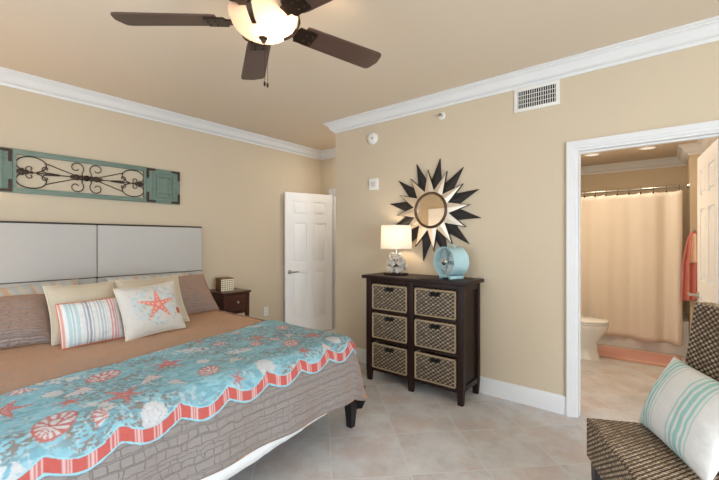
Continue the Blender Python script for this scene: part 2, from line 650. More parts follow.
def casing(name, x0, x1, zt, y, w, side):
    """moulded casing round a doorway; side -1 on the room's side of the wall"""
    m = MB()
    d0, d1, d2 = 0.012, 0.02, 0.026

    def strip(a0, a1, z0, z1, d):
        ya, yb = (y - d, y) if side < 0 else (y, y + d)
        m.b2(a0, a1, ya, yb, z0, z1)
    for s, e in ((-1, x0), (1, x1)):
        for o0, o1, d in ((0.0, w * .34, d0), (w * .34, w * .74, d1), (w * .74, w, d2)):
            a, b = e + s * o0, e + s * o1
            strip(min(a, b), max(a, b), 0, zt + o0 - 0.0005, d)
    for o0, o1, d in ((0.0, w * .34, d0), (w * .34, w * .74, d1), (w * .74, w, d2)):
        strip(x0 - o1, x1 + o1, zt + o0, zt + o1, d)
    return m


def jamb(m, x0, x1, zt, y0, y1):
    t = 0.018
    m.b2(x0 - 0.001, x0 + t, y0, y1, 0, zt).b2(x1 - t, x1 + 0.001, y0, y1, 0, zt).b2(x0 + t, x1 - t, y0 + 0.0005, y1 - 0.0005, zt - t, zt + 0.001)
    m.b2(x0 + t, x0 + t + 0.006, y0 + 0.05, y0 + 0.085, 0, zt - t - 0.012)
    m.b2(x0 + t, x1 - t, y0 + 0.05, y0 + 0.085, zt - t - 0.012, zt - t)
    return m


m = casing('c', DX0, DX1, DZ, YW, 0.056, -1)
jamb(m, DX0, DX1, DZ, YW, YW + 0.12)
struct(m.build('trim_3', M_trim, smooth=0))
m = casing('c', AX0, AX1, DZ, YA, 0.08, -1)
jamb(m, AX0, AX1, DZ, YA, YA + 0.12)
struct(m.build('trim_4', M_trim, smooth=0))


def window_frame(name, axis, a0, a1, z0, z1, c, n, mids):
    m = MB()
    t, d = 0.05, 0.06

    def bar(p0, p1, q0, q1):
        if axis == 'x':
            m.b2(p0, p1, c - d / 2, c + d / 2, q0, q1, 0.004)
        else:
            m.b2(c - d / 2, c + d / 2, p0, p1, q0, q1, 0.004)
    bar(a0, a0 + t, z0, z1); bar(a1 - t, a1, z0, z1)
    bar(a0, a1, z0, z0 + t); bar(a0, a1, z1 - t, z1)
    for k in range(1, n):
        p = a0 + (a1 - a0) * k / n
        bar(p - t / 2, p + t / 2, z0, z1)
    for z in mids:
        bar(a0, a1, z - 0.015, z + 0.015)
    return struct(m.build(name, M_trim))


window_frame('window_1', 'x', SX0, SX1, 0.0, SZ1, Y0 - 0.05, 3, [])
window_frame('window_2', 'y', EY0, EY1, EZ0, EZ1, X1 + 0.05, 3, [])


def door_leaf(w, h, th):
    """six panel door: local x along the leaf from the hinge, y across its thickness"""
    m = MB()
    m.b2(0.001, w - 0.001, -th / 2 + 0.012, th / 2 - 0.012, 0.001, h - 0.001)
    st = 0.11
    mid = w / 2
    rails = [(0, 0.22), (0.90, 1.03), (1.60, 1.71), (h - 0.12, h)]
    for a, b in ((0, st), (mid - 0.05, mid + 0.05), (w - st, w)):
        m.b2(a, b, -th / 2, th / 2, 0, h)
    for a, b in rails:
        m.b2(st, mid - 0.05, -th / 2, th / 2, a, b).b2(mid + 0.05, w - st, -th / 2, th / 2, a, b)
    for a, b in ((st, mid - 0.05), (mid + 0.05, w - st)):
        for (r0, r1) in zip(rails[:-1], rails[1:]):
            m.b2(a + 0.028, b - 0.028, -th / 2 + 0.001, th / 2 - 0.001, r0[1] + 0.028, r1[0] - 0.028, 0.009)
    return m


def lever(parent, x, z, th, d, sides=(1, -1)):
    for s in sides:
        m = MB()
        y = s * th / 2
        m.cone((x, y, z), (x, y + s * 0.012, z), 0.03, 0.028)
        m.cone((x, y + s * 0.01, z), (x, y + s * 0.05, z), 0.011, 0.011)
        m.tube([(x, y + s * 0.048, z), (x - d * 0.04, y + s * 0.052, z), (x - d * 0.115, y + s * 0.05, z + 0.004)], [0.011, 0.011, 0.008], 10)
        m.build('door_handle', M_nickel, parent)


# alcove door, swung open towards the headboard wall
hx, hy = 0.29, 4.16
fx, fy = 0.06, 3.44
ang = math.atan2(fy - hy, fx - hx)
d1 = struct(door_leaf(0.755, 2.03, 0.036).build('door_1', M_door, None, (hx, hy, 0.008), rz=ang))
lever(d1, 0.69, 0.90, 0.036, 1, (1,))
for z in (0.25, 1.02, 1.8):
    MB().cone((-0.006, -0.02, z - 0.045), (-0.006, -0.02, z + 0.045), 0.007, 0.007, 10).build('door_hinge', M_nickel, d1)
# bathroom door, open into the bathroom
d2 = struct(door_leaf(0.76, 2.03, 0.036).build('door_2', M_door, None, (4.503, 3.435, 0.008), rz=math.radians(94.7)))
lever(d2, 0.70, 0.90, 0.036, -1, (1,))
for z in (0.25, 1.02, 1.8):
    MB().cone((-0.006, -0.02, z - 0.045), (-0.006, -0.02, z + 0.045), 0.007, 0.007, 10).build('door_hinge', M_nickel, d2)
# closed door beside the bed, on the wall behind the camera (the sunburst mirror sees it)
d3 = struct(door_leaf(0.76, 2.03, 0.036).build('door_3', M_door, None, (0.22, Y0 + 0.02, 0.008)))
lever(d3, 0.69, 0.95, 0.036, 1, (1,))

# ------------------------------------------------------------------ ceiling fan
FX, FY, FZ = 2.70, 1.115, 2.42
fan = thing('ceiling_fan', 'dark bronze ceiling fan with five brown blades and lit glass bowl', 'ceiling fan', (FX, FY, H))
Z = FZ - H
MB().lathe([(0, 0), (0.075, -0.002), (0.078, -0.02), (0.06, -0.05), (0.03, -0.065), (0, -0.065)], 32).build('canopy', M_bronze, fan)
MB().cone((0, 0, -0.06), (0, 0, Z + 0.15), 0.013, 0.013, 16).build('downrod', M_bronze, fan)
MB().lathe([(0, Z + 0.165), (0.04, Z + 0.163), (0.06, Z + 0.14), (0.13, Z + 0.12), (0.14, Z + 0.095), (0.13, Z + 0.06), (0.10, Z + 0.035),
            (0.07, Z + 0.02), (0.06, Z + 0.012), (0, Z + 0.012)], 40).build('motor_housing', M_bronze, fan)
for k, a in enumerate((220, 149, 76, 2, 290)):
    R = 0.695
    outline = []
    r0, r1 = 0.215, R
    w0, w1 = 0.060, 0.076
    outline += [(r0, -w0), (r0 + 0.03, -w0 - 0.004)]
    outline += [(r1 - 0.03, -w1), (r1 - 0.008, -w1 + 0.006), (r1, -w1 + 0.022)]
    outline += [(r1 + 0.012, 0.0), (r1, w1 - 0.022), (r1 - 0.008, w1 - 0.006), (r1 - 0.03, w1)]
    outline += [(r0 + 0.03, w0 + 0.004), (r0, w0)]
    M_blade = M_cherry if k == 0 else M_blade
    bl = MB().prism(outline, -0.004, 0.004, 'z')
    rot = Matrix.Translation((0, 0, Z)) @ Matrix.Rotation(math.radians(a), 4, 'Z') @ Matrix.Rotation(math.radians(-11), 4, 'X')
    if k == 0:
        M_blade = mat('walnut_fan_blade', (84, 60, 50), 0.4, var=0.2, scale=6, stretch=(1, 8, 8), coat=0.1)
    b = bl.build('blade', M_blade, fan)
    b.matrix_local = rot
    ir = MB()
    ir.prism([(0.07, -0.03), (0.17, -0.026), (0.18, -0.05), (0.275, -0.046), (0.275, 0.046), (0.18, 0.05), (0.17, 0.026), (0.07, 0.03)], -0.014, -0.004, 'z')
    for sx in (0.225, 0.26):
        for sy in (-0.022, 0.022):
            ir.sphere((sx, sy, -0.014), 0.006, 8, 6)
    ir.build('blade_iron', M_bronze, b)
# open topped frosted bowl with its straps
bz = Z + 0.03
prof = [(0.160, bz), (0.164, bz - 0.006)]
for i in range(1, 15):
    t = i / 14
    prof.append((0.162 * math.cos(t * PI / 2) ** 0.75 if i < 14 else 0.0005, bz - 0.006 - 0.108 * math.sin(t * PI / 2) ** 1.25))
MB().lathe(prof, 48).build('light_bowl', M_bowl, fan, smooth=60)
for a in (300, 60, 180):
    pts = []
    for i in range(9):
        t = i / 8 * 0.70
        r = 0.168 * math.cos(t * PI / 2) ** 0.75 + 0.003
        z = bz - 0.004 - 0.110 * math.sin(t * PI / 2) ** 1.25
        pts.append((r, z))
    m = MB()
    V = []; F = []
    ca, sa = math.cos(math.radians(a)), math.sin(math.radians(a))
    pts = [(0.10, bz + 0.035), (0.165, bz + 0.03)] + pts
    for i, (r, z) in enumerate(pts):
        w = 0.016 - 0.007 * i / len(pts)
        for s, dr in ((-1, 0), (1, 0), (1, 0.007), (-1, 0.007)):
            rr = r + dr
            V.append((rr * ca - s * w * sa, rr * sa + s * w * ca, z - dr * 0.6))
    for i in range(len(pts) - 1):
        for t in range(4):
            s = (t + 1) % 4
            F.append((i * 4 + t, i * 4 + s, i * 4 + 4 + s, i * 4 + 4 + t))
    F.append((0, 1, 2, 3)); n = len(V); F.append((n - 1, n - 2, n - 3, n - 4))
    m.raw(V, F).build('bowl_strap', M_bronze, fan)
fz = bz - 0.114
MB().lathe([(0, fz + 0.006), (0.02, fz + 0.004), (0.021, fz - 0.004), (0.012, fz - 0.012), (0.011, fz - 0.018), (0.006, fz - 0.026), (0, fz - 0.027)], 24).build('finial', M_bronze, fan)
for (dx, dy, ln) in ((-0.012, 0.016, 0.20), (0.016, 0.012, 0.215)):
    c = MB()
    n = int(ln / 0.007)
    for i in range(n):
        c.sphere((dx, dy, fz - 0.012 - i * 0.007), 0.0022, 6, 4)
    ch = c.build('pull_chain', M_bronze, fan)
    MB().lathe([(0, 0.012), (0.003, 0.01), (0.006, 0), (0.004, -0.012), (0, -0.014)], 12).build('chain_pull', M_bronze, ch, (dx, dy, fz - 0.012 - ln))
light('fan_bulb', 'POINT', (FX + 0.045, FY + 0.03, FZ - 0.035), 27, (1.0, 0.78, 0.54), radius=0.035)

# ------------------------------------------------------------------ bed
BZ = 0.65                       # top of the made bed
bed = thing('bed', 'upholstered grey king bed with tall panelled headboard and black legs', 'bed', (0.0, 1.18, 0))
hb = MB()
hb.b2(0.012, 0.06, -1.04, 1.04, 0.25, 1.515, 0.004)
hbo = hb.build('headboard', M_hbframe, bed)
e = 0.016
for (y0, y1) in ((-1.04 + e, -0.003), (0.003, 1.04 - e)):
    for (z0, z1) in ((0.26, 1.005), (1.011, 1.515 - e)):
        MB().box((0.068, (y0 + y1) / 2, (z0 + z1) / 2), (0.05, y1 - y0, z1 - z0), 0.012, seg=3).build('headboard_panel', M_linen, hbo)
MB().b2(0.10, 2.40, -0.88, 0.88, 0.215, 0.30, 0.01).build('bed_frame', M_black, bed)
MB().prism([(1.6, 0.2), (1.6, 0.3), (2.52, 0.3), (2.525, 0.20), (2.49, 0.13), (2.44, 0.112), (2.36, 0.13), (2.2, 0.2)], 0.955, 0.963, 'y').build('black_side_lining', M_blackcloth, bed)
MB().b2(0.12, 2.36, -0.88, 0.88, 0.30, 0.60, 0.05).build('mattress', M_sheet, bed)
for (x, y) in ((2.43, 0.905), (2.43, -0.905), (0.15, 0.87), (0.15, -0.87)):
    MB().taper((x, y), 0.022, 0.036, 0.0, 0.19).build('bed_leg', M_black, bed)
# white undersheet drooping below the bedspread at the foot
V = []; F = []
N = 40
for i in range(N + 1):
    y = -0.86 + 1.60 * i / N
    wob = 0.003 * math.sin(i * 0.9) + 0.002 * math.sin(i * 2.3)
    lo = 0.088 + max(0.0, y + 0.6) * 0.107
    for k in range(5):
        z = 0.33 + (lo - 0.33) * k / 4
        V.append((2.478 + wob * k / 4, y, z))
    for k in range(5):
        z = lo + (0.33 - lo) * k / 4
        V.append((2.474 + wob * (1 - k / 4), y, z))
for i in range(N):
    for k in range(9):
        a = i * 10 + k
        F.append((a, a + 10, a + 11, a + 1))
raw_obj('undersheet', V, F, M_sheet, bed)

# drape map: bed coordinates (a along the bed, b across it) to the draped surface
RX, RY0, RY1, RF = 2.40, 0.25, 2.02, 0.085


def drape(a, b, h=0.0, flare=0.10):
    a = np.asarray(a, float); b = np.asarray(b, float)
    cx = np.minimum(a, RX); cy = np.clip(b, RY0, RY1)
    dx = a - cx; dy = b - cy
    d = np.hypot(dx, dy)
    nx = np.where(d > 1e-9, dx / np.maximum(d, 1e-9), 0); ny = np.where(d > 1e-9, dy / np.maximum(d, 1e-9), 0)
    r = RF + h
    L = RF * PI / 2
    th = np.minimum(d / RF, PI / 2)
    rest = np.maximum(d - L, 0)
    corner = np.minimum(np.abs(nx), np.abs(ny)) * 1.41
    fl = flare * (1 + 2.2 * corner)
    out = r * np.sin(th) + fl * rest
    z = BZ + h - r * (1 - np.cos(th)) - (1 + 0.16 * corner) * rest * np.sqrt(np.maximum(1 - np.minimum(fl, 0.9) ** 2, 0.2))
    und = 0.010 * (fbm(a * 2.5, b * 2.5) - 0.5) + 0.004 * (fbm(a * 11, b * 11) - 0.5)
    fold = np.where(d > 0, 0.012 * np.sin((a * ny + b * nx) * 14) * np.minimum(rest / 0.3, 1), 0)
    return np.stack([cx + nx * (out + fold), cy + ny * (out + fold), z + und * np.cos(th)], -1)


def spread_mesh():
    V = []; UV = []; F = []
    # top: x from headboard to RX, y from RY0 to RY1
    nx, ny = 70, 60
    xs = np.linspace(0.13, RX, nx); ys = np.linspace(RY0, RY1, ny)
    A, B = np.meshgrid(xs, ys, indexing='ij')
    V.append(drape(A.ravel(), B.ravel())); UV.append(np.stack([B.ravel(), A.ravel()], -1))
    F += grid_faces(nx, ny)
    # skirt fan round left side, foot, right side
    per = []
    for x in np.linspace(0.13, RX, nx)[:-1]:
        per.append((x, RY0, 0, -1))
    for t in np.linspace(-PI / 2, 0, 9)[:-1]:
        per.append((RX, RY0, math.cos(t), math.sin(t)))
    for y in np.linspace(RY0, RY1, ny)[:-1]:
        per.append((RX, y, 1, 0))
    for t in np.linspace(0, PI / 2, 17)[:-1]:
        per.append((RX, RY1, math.cos(t), math.sin(t)))
    for x in np.linspace(RX, 0.13, nx):
        per.append((x, RY1, 0, 1))
    per = np.array(per)
    D = RF * PI / 2 + 0.325
    rows = np.concatenate([np.linspace(0, RF * PI / 2, 8), np.linspace(RF * PI / 2, D, 18)[1:]])
    off = nx * ny
    for p in per:
        a = p[0] + p[2] * rows; b = p[1] + p[3] * rows
        V.append(drape(a, b)); UV.append(np.stack([b, a], -1))
    F += grid_faces(len(per), len(rows), off)
    V = np.concatenate(V); UV = np.concatenate(UV)
    return V, F, UV


V, F, UV = spread_mesh()
sp = raw_obj('bedspread', V, F, M_taupe, None, (0, 0, 0), UV)
md = sp.modifiers.new('thick', 'SOLIDIFY'); md.thickness = 0.008; md.offset = -1
tag(sp, 'taupe quilted bedspread covering the whole king bed down to its hem', 'bedspread')

# --- printed coastal throw across the foot
AQ = np.array(S(138, 184, 196)); AQD = np.array(S(114, 165, 180)); TAU = np.array(S(128, 116, 108))
RED = np.array(S(188, 92, 80)); PINK = np.array(S(206, 150, 140)); WHT = np.array(S(204, 200, 200)); GRY = np.array(S(150, 148, 154))


def blend(c, col, k):
    k = np.clip(k, 0, 1)[..., None]
    return c * (1 - k) + col * k


def motif(c, A, B, kind, a0, b0, s, rot):
    ca, sa = math.cos(rot), math.sin(rot)
    p = ((B - b0) * ca + (A - a0) * sa) / s
    q = (-(B - b0) * sa + (A - a0) * ca) / s
    r = np.hypot(p, q); th = np.arctan2(q, p)
    sm = lambda e0, e1, x: np.clip((x - e0) / (e1 - e0), 0, 1)
    if kind == 'star':
        k = np.round(th / (2 * PI / 5)) * (2 * PI / 5)
        l = p * np.cos(k) + q * np.sin(k); t = np.abs(-p * np.sin(k) + q * np.cos(k))
        ins = (t < 0.20 * (1.02 - l)) & (l < 1.0) & (l > -0.1)
        ins |= r < 0.22
        dots = (np.sin(l * 42) > 0.55) & (t < 0.05)
        c = blend(c, RED, ins * 0.95); c = blend(c, PINK, (ins & dots) * 0.8)
    elif kind == 'naut':
        e = np.hypot(p, q * 1.45)
        ins = e < 1
        ang2 = np.arctan2(q * 1.45, p - 0.35)
        rib = np.sin(ang2 * 13 + r * 5) > 0.0
        c = blend(c, WHT, ins * 1.0)
        c = blend(c, RED, (ins & rib & (e > 0.32)) * 0.9)
        c = blend(c, RED, ((e > 0.9) & ins) * 1.0)
        c = blend(c, RED, ((e > 0.24) & (e < 0.36)) * 1.0)
    elif kind == 'scallop':
        y = q + 0.6
        R = np.hypot(p, y * 0.85); an = np.arctan2(p, y)
        ins = (R < 1.15 + 0.05 * np.cos(an * 14)) & (np.abs(an) < 0.95) & (R > 0.1)
        rib = np.cos(an * 14) > 0.1
        c = blend(c, WHT, ins * 1.0); c = blend(c, RED, (ins & ~rib) * 0.85); c = blend(c, RED, (ins & (R > 1.05)) * 0.8)
    elif kind == 'dollar':
        ins = r < 1 + 0.04 * np.cos(th * 9)
        pet = (np.abs(r - 0.45 - 0.12 * np.cos(th * 5)) < 0.05) | ((r > 0.78) & (np.sin(th * 26) > 0.4) & (r < 0.95)) | (r < 0.07)
        c = blend(c, WHT, ins * 1.0); c = blend(c, GRY, (ins & pet) * 0.45)
    elif kind == 'coral':
        nn = fbm(p * 4 + 9 * a0, q * 4 + 7 * b0, 2)
        ins = (np.hypot(p * 0.85, q * 1.8) < 1) & (nn > 0.46)
        c = blend(c, WHT, ins * 0.9)
    elif kind == 'conch':
        e = np.abs(q) < 0.34 * (1 - p) * (p > -0.7) * (p < 1)
        rib = np.sin(p * 26) > 0.2
        c = blend(c, WHT, e * 1.0); c = blend(c, PINK, (e & rib) * 0.8)
    return c


def throw():
    da, db = 0.005, 0.005
    nb = int((2.16 - 0.10) / db); nv = int(1.05 / da)
    b = np.linspace(0.06, 2.085, nb)
    atop = 1.56 + (2.05 - b) * 0.19 + 0.012 * np.sin(b * 9) + np.maximum(b - 2.0, 0) * 0.6
    ph = (b - 0.933) / 0.243
    scal = np.abs(np.cos(ph * PI))          # hem low where ph is whole
    hem = RX + 0.150 + 0.05 * np.clip(0.75 - b, 0, 1) + 0.048 * scal ** 1.2 - 0.03 * np.clip((b - 1.0), 0, 2)
    t = np.linspace(0, 1, nv)
    A = atop[:, None] + (hem - atop)[:, None] * t[None, :]
    B = np.repeat(b[:, None], nv, 1)
    dist = (hem[:, None] - A)                # distance above the hem
    n1 = fbm(A * 9, B * 5.5, 3); n2 = fbm(A * 60, B * 34, 2); n3 = fbm(A * 28 + 5, B * 28, 2)
    c = np.broadcast_to(AQ, A.shape + (3,)).copy()
    c = blend(c, AQD, (n3 - 0.35) * 1.6)
    sea = np.clip((n1 - 0.34) * 4.5, 0, 1) * (fbm(A * 130, B * 75, 2) > 0.52)      # taupe sprigs in drifts
    c = blend(c, TAU, sea * 0.9)
    c = blend(c, AQD * 0.82, (fbm(A * 70 + 9, B * 26, 2) > 0.60) * 0.6)
    spk = (fbm(A * 80, B * 80, 1) > 0.80)
    c = blend(c, WHT, spk * 0.4)
    c0 = c
    for mo in MOTIFS:
        c = motif(c, A, B, mo[0], mo[1], mo[2], mo[3] * (0.62 if mo[0] == 'dollar' else 0.76), mo[4])
    c = c0 * 0.15 + c * 0.85
    # scalloped border: striped red band between aqua bindings
    band = (dist > 0.010) & (dist < 0.061)
    bind = (dist <= 0.010) | ((dist >= 0.061) & (dist < 0.067))
    pos = np.mod(B / 0.0405, 2.0)
    st = pos > 1.15
    fine = np.mod(B / 0.0405 * 5, 1.0) > 0.5
    rc = np.broadcast_to(np.array(S(186, 88, 80)), c.shape)
    pc = np.where(fine[..., None], np.array(S(208, 172, 170)), np.array(S(186, 104, 98)))
    c = np.where(band[..., None], np.where(st[..., None], pc, rc), c)
    c = np.where(bind[..., None], np.array(S(146, 196, 208)), c)
    P = drape(A.ravel(), B.ravel(), 0.012)
    puff = 0.004 * (fbm(A.ravel() * 22, B.ravel() * 22, 2) - 0.5) + 0.0012 * np.sin(A.ravel() * 330 + 3 * np.sin(B.ravel() * 22) + 8 * fbm(A.ravel() * 8, B.ravel() * 8, 1))
    P[:, 2] += puff
    o = raw_obj('throw_quilt', P, grid_faces(nb, nv), M_throw, None, (0, 0, 0), None, c.reshape(-1, 3))
    md = o.modifiers.new('thick', 'SOLIDIFY'); md.thickness = 0.007; md.offset = -1
    return o


MOTIFS = [
    ('star', 2.33, 0.64, 0.15, 0.5), ('star', 2.05, 0.95, 0.15, 1.2), ('naut', 2.40, 0.38, 0.115, 2.4), ('naut', 2.33, 1.04, 0.10, 2.2),
    ('naut', 2.00, 0.66, 0.115, 2.6), ('dollar', 2.50, 0.70, 0.085, 0), ('coral', 1.90, 0.50, 0.12, 0.3), ('star', 2.13, 0.27, 0.16, 0.2),
    ('scallop', 2.60, 0.36, 0.095, 0.5), ('conch', 2.22, 0.79, 0.10, 2.5), ('naut', 2.26, 1.66, 0.10, 2.3), ('dollar', 2.45, 1.31, 0.085, 0.4),
    ('dollar', 2.40, 1.92, 0.085, 0.8), ('naut', 1.86, 1.92, 0.10, 2.4), ('star', 1.99, 1.60, 0.13, 0.9), ('star', 2.22, 1.90, 0.13, 0.4),
    ('scallop', 2.52, 1.52, 0.085, 0.6), ('coral', 2.36, 0.53, 0.09, 1.0), ('coral', 1.89, 1.16, 0.13, 0.4), ('scallop', 1.90, 1.36, 0.075, 0.8),
    ('coral', 2.15, 1.34, 0.10, 0.2), ('coral', 2.58, 0.86, 0.08, 0.2), ('scallop', 2.52, 1.05, 0.075, 0.2), ('star', 2.42, 1.62, 0.07, 0.7),
    ('conch', 2.10, 1.78, 0.08, 2.2), ('coral', 1.64, 1.80, 0.10, 0.5), ('scallop', 1.72, 1.60, 0.07, 0.4), ('coral', 2.52, 0.22, 0.09, 0.6),
    ('conch', 2.14, 0.52, 0.09, 2.8), ('scallop', 1.92, 0.36, 0.08, 0.3), ('coral', 1.55, 1.98, 0.08, 0.1), ('conch', 1.75, 1.05, 0.07, 2.4),
    ('star', 1.80, 0.78, 0.07, 0.3), ('dollar', 2.16, 1.10, 0.06, 0), ('scallop', 2.44, 0.52, 0.06, 2.0), ('conch', 2.36, 0.86, 0.07, 1.2), ('naut', 2.10, 1.50, 0.07, 2.0), ('star', 1.74, 1.30, 0.08, 0.9),
    ('dollar', 2.08, 0.44, 0.06, 0), ('conch', 2.46, 1.78, 0.07, 2.6), ('scallop', 2.10, 1.66, 0.06, 1.0), ('star', 2.24, 0.46, 0.08, 1.0), ('coral', 2.0, 0.18, 0.09, 0.1), ('conch', 2.28, 1.24, 0.075, 0.5), ('scallop', 2.05, 2.04, 0.075, 1.2), ('star', 2.47, 1.12, 0.06, 0.2)]
tag(throw(), 'aqua throw quilt printed with seashells and starfish, red scalloped border', 'throw blanket')


# ------------------------------------------------------------------ pillows
def pillow(name, label, w, h, t, mt, loc, yaw, lean, roll=0.0, colfn=None, pinch=0.07, n=41, bulge=2.6, group=None, cat='pillow', seed=0, sag=0.0):
    """local: x = out of the front, y = across, z = up; bottom edge at the origin"""
    u = np.linspace(-1, 1, n)
    U, Vv = np.meshgrid(u, u, indexing='ij')
    Y = w / 2 * U * (1 - pinch * (1 - Vv ** 2) * np.abs(U) ** 2)
    Zc = h / 2 * Vv * (1 - pinch * (1 - U ** 2) * np.abs(Vv) ** 2)
    Zc = Zc - sag * (1 - U ** 2) * (Vv > 0) * Vv
    prof = ((1 - np.abs(U) ** bulge) * (1 - np.abs(Vv) ** bulge)) ** 0.62
    wr = 0.010 * (fbm(U * 3 + seed * 3.1 + 20, Vv * 3 + seed + 20, 3) - 0.5) * (prof > 0) + 0.003 * (fbm(U * 9 + seed + 40, Vv * 9 + 40, 2) - .5)
    VV = []; CC = []; UVs = []
    for s in (1, -1):
        X = s * (t / 2 * prof + wr * np.minimum(prof * 3, 1) + 0.002)
        VV.append(np.stack([X.ravel(), Y.ravel(), (Zc + h / 2).ravel()], -1))
        UVs.append(np.stack([Y.ravel() + s * 3, Zc.ravel()], -1))
        if colfn is not None:
            CC.append(colfn(U, Vv, s).reshape(-1, 3))
    F = grid_faces(n, n) + [f[::-1] for f in grid_faces(n, n, n * n)]
    # close the seam
    rim = [i * n for i in range(n)] + [(n - 1) * n + j for j in range(1, n)] + [i * n + n - 1 for i in range(n - 2, -1, -1)] + [j for j in range(n - 2, 0, -1)]
    for i in range(len(rim)):
        a, b = rim[i], rim[(i + 1) % len(rim)]
        F.append((b, a, a + n * n, b + n * n))
    o = raw_obj(name, np.concatenate(VV), F, mt, None, (0, 0, 0), np.concatenate(UVs), np.concatenate(CC) if CC else None)
    o.matrix_world = (Matrix.Translation(loc) @ Matrix.Rotation(math.radians(yaw), 4, 'Z') @ Matrix.Rotation(math.radians(-lean), 4, 'Y')
                      @ Matrix.Rotation(math.radians(roll), 4, 'X'))
    tag(o, label, cat, group)
    return o


def cord(o, w, h, pinch, mt, r=0.006):
    """piped edge as a part of the pillow"""
    u = np.linspace(-1, 1, 31)
    P = [(a, -1) for a in u] + [(1, a) for a in u[1:]] + [(a, 1) for a in u[::-1][1:]] + [(-1, a) for a in u[::-1][1:]]
    pts = [(0, w / 2 * a * (1 - pinch * (1 - b * b) * a * a), h / 2 + h / 2 * b * (1 - pinch * (1 - a * a) * b * b)) for a, b in P]
    return MB().tube(pts, r, 6).build('piping', mt, o)


def base_col(U, rgb):
    return np.broadcast_to(np.array(S(*rgb)), U.shape + (3,)).copy()


def col_stripe(U, Vv, s):
    c = base_col(U, (220, 219, 216))
    if s > 0:
        bands = [(-0.97, -0.90, (216, 128, 96)), (-0.80, -0.71, (168, 200, 202)), (-0.67, -0.62, (150, 190, 196)), (-0.58, -0.48, (172, 204, 206)),
                 (-0.31, -0.25, (150, 160, 176)), (-0.21, -0.14, (128, 140, 158)), (-0.09, -0.06, (160, 168, 180)), (0.06, 0.09, (186, 190, 196)),
                 (0.16, 0.20, (168, 180, 188)), (0.26, 0.31, (172, 190, 198)), (0.36, 0.38, (190, 196, 200)), (0.50, 0.55, (222, 118, 108)),
                 (0.60, 0.65, (224, 126, 116)), (0.70, 0.74, (226, 140, 130)), (0.80, 0.81, (190, 196, 200))]
        for a, b, col in bands:
            c[(U >= a) & (U < b)] = np.array(S(*col)) * 0.68 + 0.32 * np.array(S(196, 192, 190))
    return c


def col_star(U, Vv, s):
    c = base_col(U, (206, 199, 190))
    if s < 0:
        return c
    p = (U - 0.10) / 0.68; q = (Vv - 0.08) / 0.68
    # pale blue wash of coral sprigs behind the starfish
    nn = fbm(U * 9 + 30, Vv * 9 + 30, 2)
    k = np.clip((nn - 0.52) * 9, 0, 1) * (np.hypot(p, q) < 1.25)
    c = blend(c, np.array(S(184, 200, 204)), k * 0.8)
    k2 = np.clip((fbm(U * 11 + 60, Vv * 11 + 3, 2) - 0.62) * 9, 0, 1) * (np.hypot(p, q) < 1.2)
    c = blend(c, np.array(S(150, 160, 156)), k2 * 0.6)
    th = np.arctan2(q, p) - math.radians(88)
    kk = np.round(th / (2 * PI / 5)) * (2 * PI / 5) + math.radians(88)
    l = p * np.cos(kk) + q * np.sin(kk); t = np.abs(-p * np.sin(kk) + q * np.cos(kk))
    ins = ((t < 0.17 * (1.12 - l)) & (l < 1.0) & (l > -0.1)) | (np.hypot(p, q) < 0.24)
    c = blend(c, np.array(S(216, 128, 112)), ins * 1.0)
    c = blend(c, np.array(S(236, 176, 160)), (ins & (t < 0.05) & (np.sin(l * 30) > -0.2)) * 0.8)
    sh = np.hypot((U - 0.83) * 1.5 + (Vv + 0.27) * 0.5, (Vv + 0.27) * 1.0 - (U - 0.83) * 0.5) < 0.15
    c = blend(c, np.array(S(198, 92, 70)), sh * 1.0)
    return c


def col_bluewhite(U, Vv, s):
    c = base_col(U, (206, 200, 190))
    k = np.sin(U * 30 + 3 * Vv) > 0.35
    c = blend(c, np.array(S(164, 188, 198)), k * 0.6)
    k = (np.sin(U * 15 + 1) > 0.86)
    c = blend(c, np.array(S(206, 160, 120)), k * 0.7)
    return c


def col_chair(U, Vv, s):
    c = base_col(U, (230, 231, 230))
    for a, b in ((-0.80, -0.77), (-0.70, -0.62), (-0.57, -0.49), (-0.44, -0.40), (-0.33, -0.31), (0.12, 0.15), (0.22, 0.30), (0.35, 0.43), (0.48, 0.52), (0.58, 0.6)):
        c[(U >= a) & (U < b)] = S(160, 208, 204)
    return c


M_beige = mat('oatmeal_linen', (198, 184, 162), 0.9, var=0.05, scale=60, bump=0.2, bscale=300)
M_cordb = mat('oatmeal_cord', (214, 200, 178), 0.9, var=0.05)
M_cordo = mat('coral_cord', (210, 122, 92), 0.9, var=0.05)

zz = BZ + 0.004
pillow('sleeping_pillow', 'blue and white patterned sleeping pillow propped on left headboard panel', 0.78, 0.46, 0.15, M_print, (0.42, 0.72, zz), 4, 43, 5, col_bluewhite, seed=1)
pillow('sleeping_pillow', 'blue and white patterned sleeping pillow propped on right headboard panel', 0.78, 0.46, 0.15, M_print, (0.42, 1.62, zz), -2, 40, 0, col_bluewhite, seed=2)
pillow('pillow_sham', 'taupe quilted sham at the left end of the bed, behind striped pillow', 0.54, 0.44, 0.17, M_sham, (0.90, 0.43, zz), -6, 46, 0, None, 0.03, seed=3, group='taupe quilted shams on the bed')
pillow('pillow_sham', 'taupe quilted sham at the right end of the bed, next to the nightstand', 0.80, 0.44, 0.17, M_sham, (0.74, 1.665, zz), 6, 38, 0, None, 0.03, seed=4, group='taupe quilted shams on the bed')
o = pillow('euro_pillow', 'plain oatmeal pillow directly behind the striped lumbar pillow', 0.45, 0.43, 0.13, M_beige, (1.01, 0.88, zz), 2, 28, 0, None, 0.07, seed=5, group='plain oatmeal pillows on the bed')
cord(o, 0.45, 0.43, 0.07, M_cordb)
o = pillow('euro_pillow', 'plain oatmeal pillow directly behind the starfish pillow', 0.50, 0.43, 0.13, M_beige, (1.0, 1.36, zz), 4, 27, 0, None, 0.07, seed=6, group='plain oatmeal pillows on the bed')
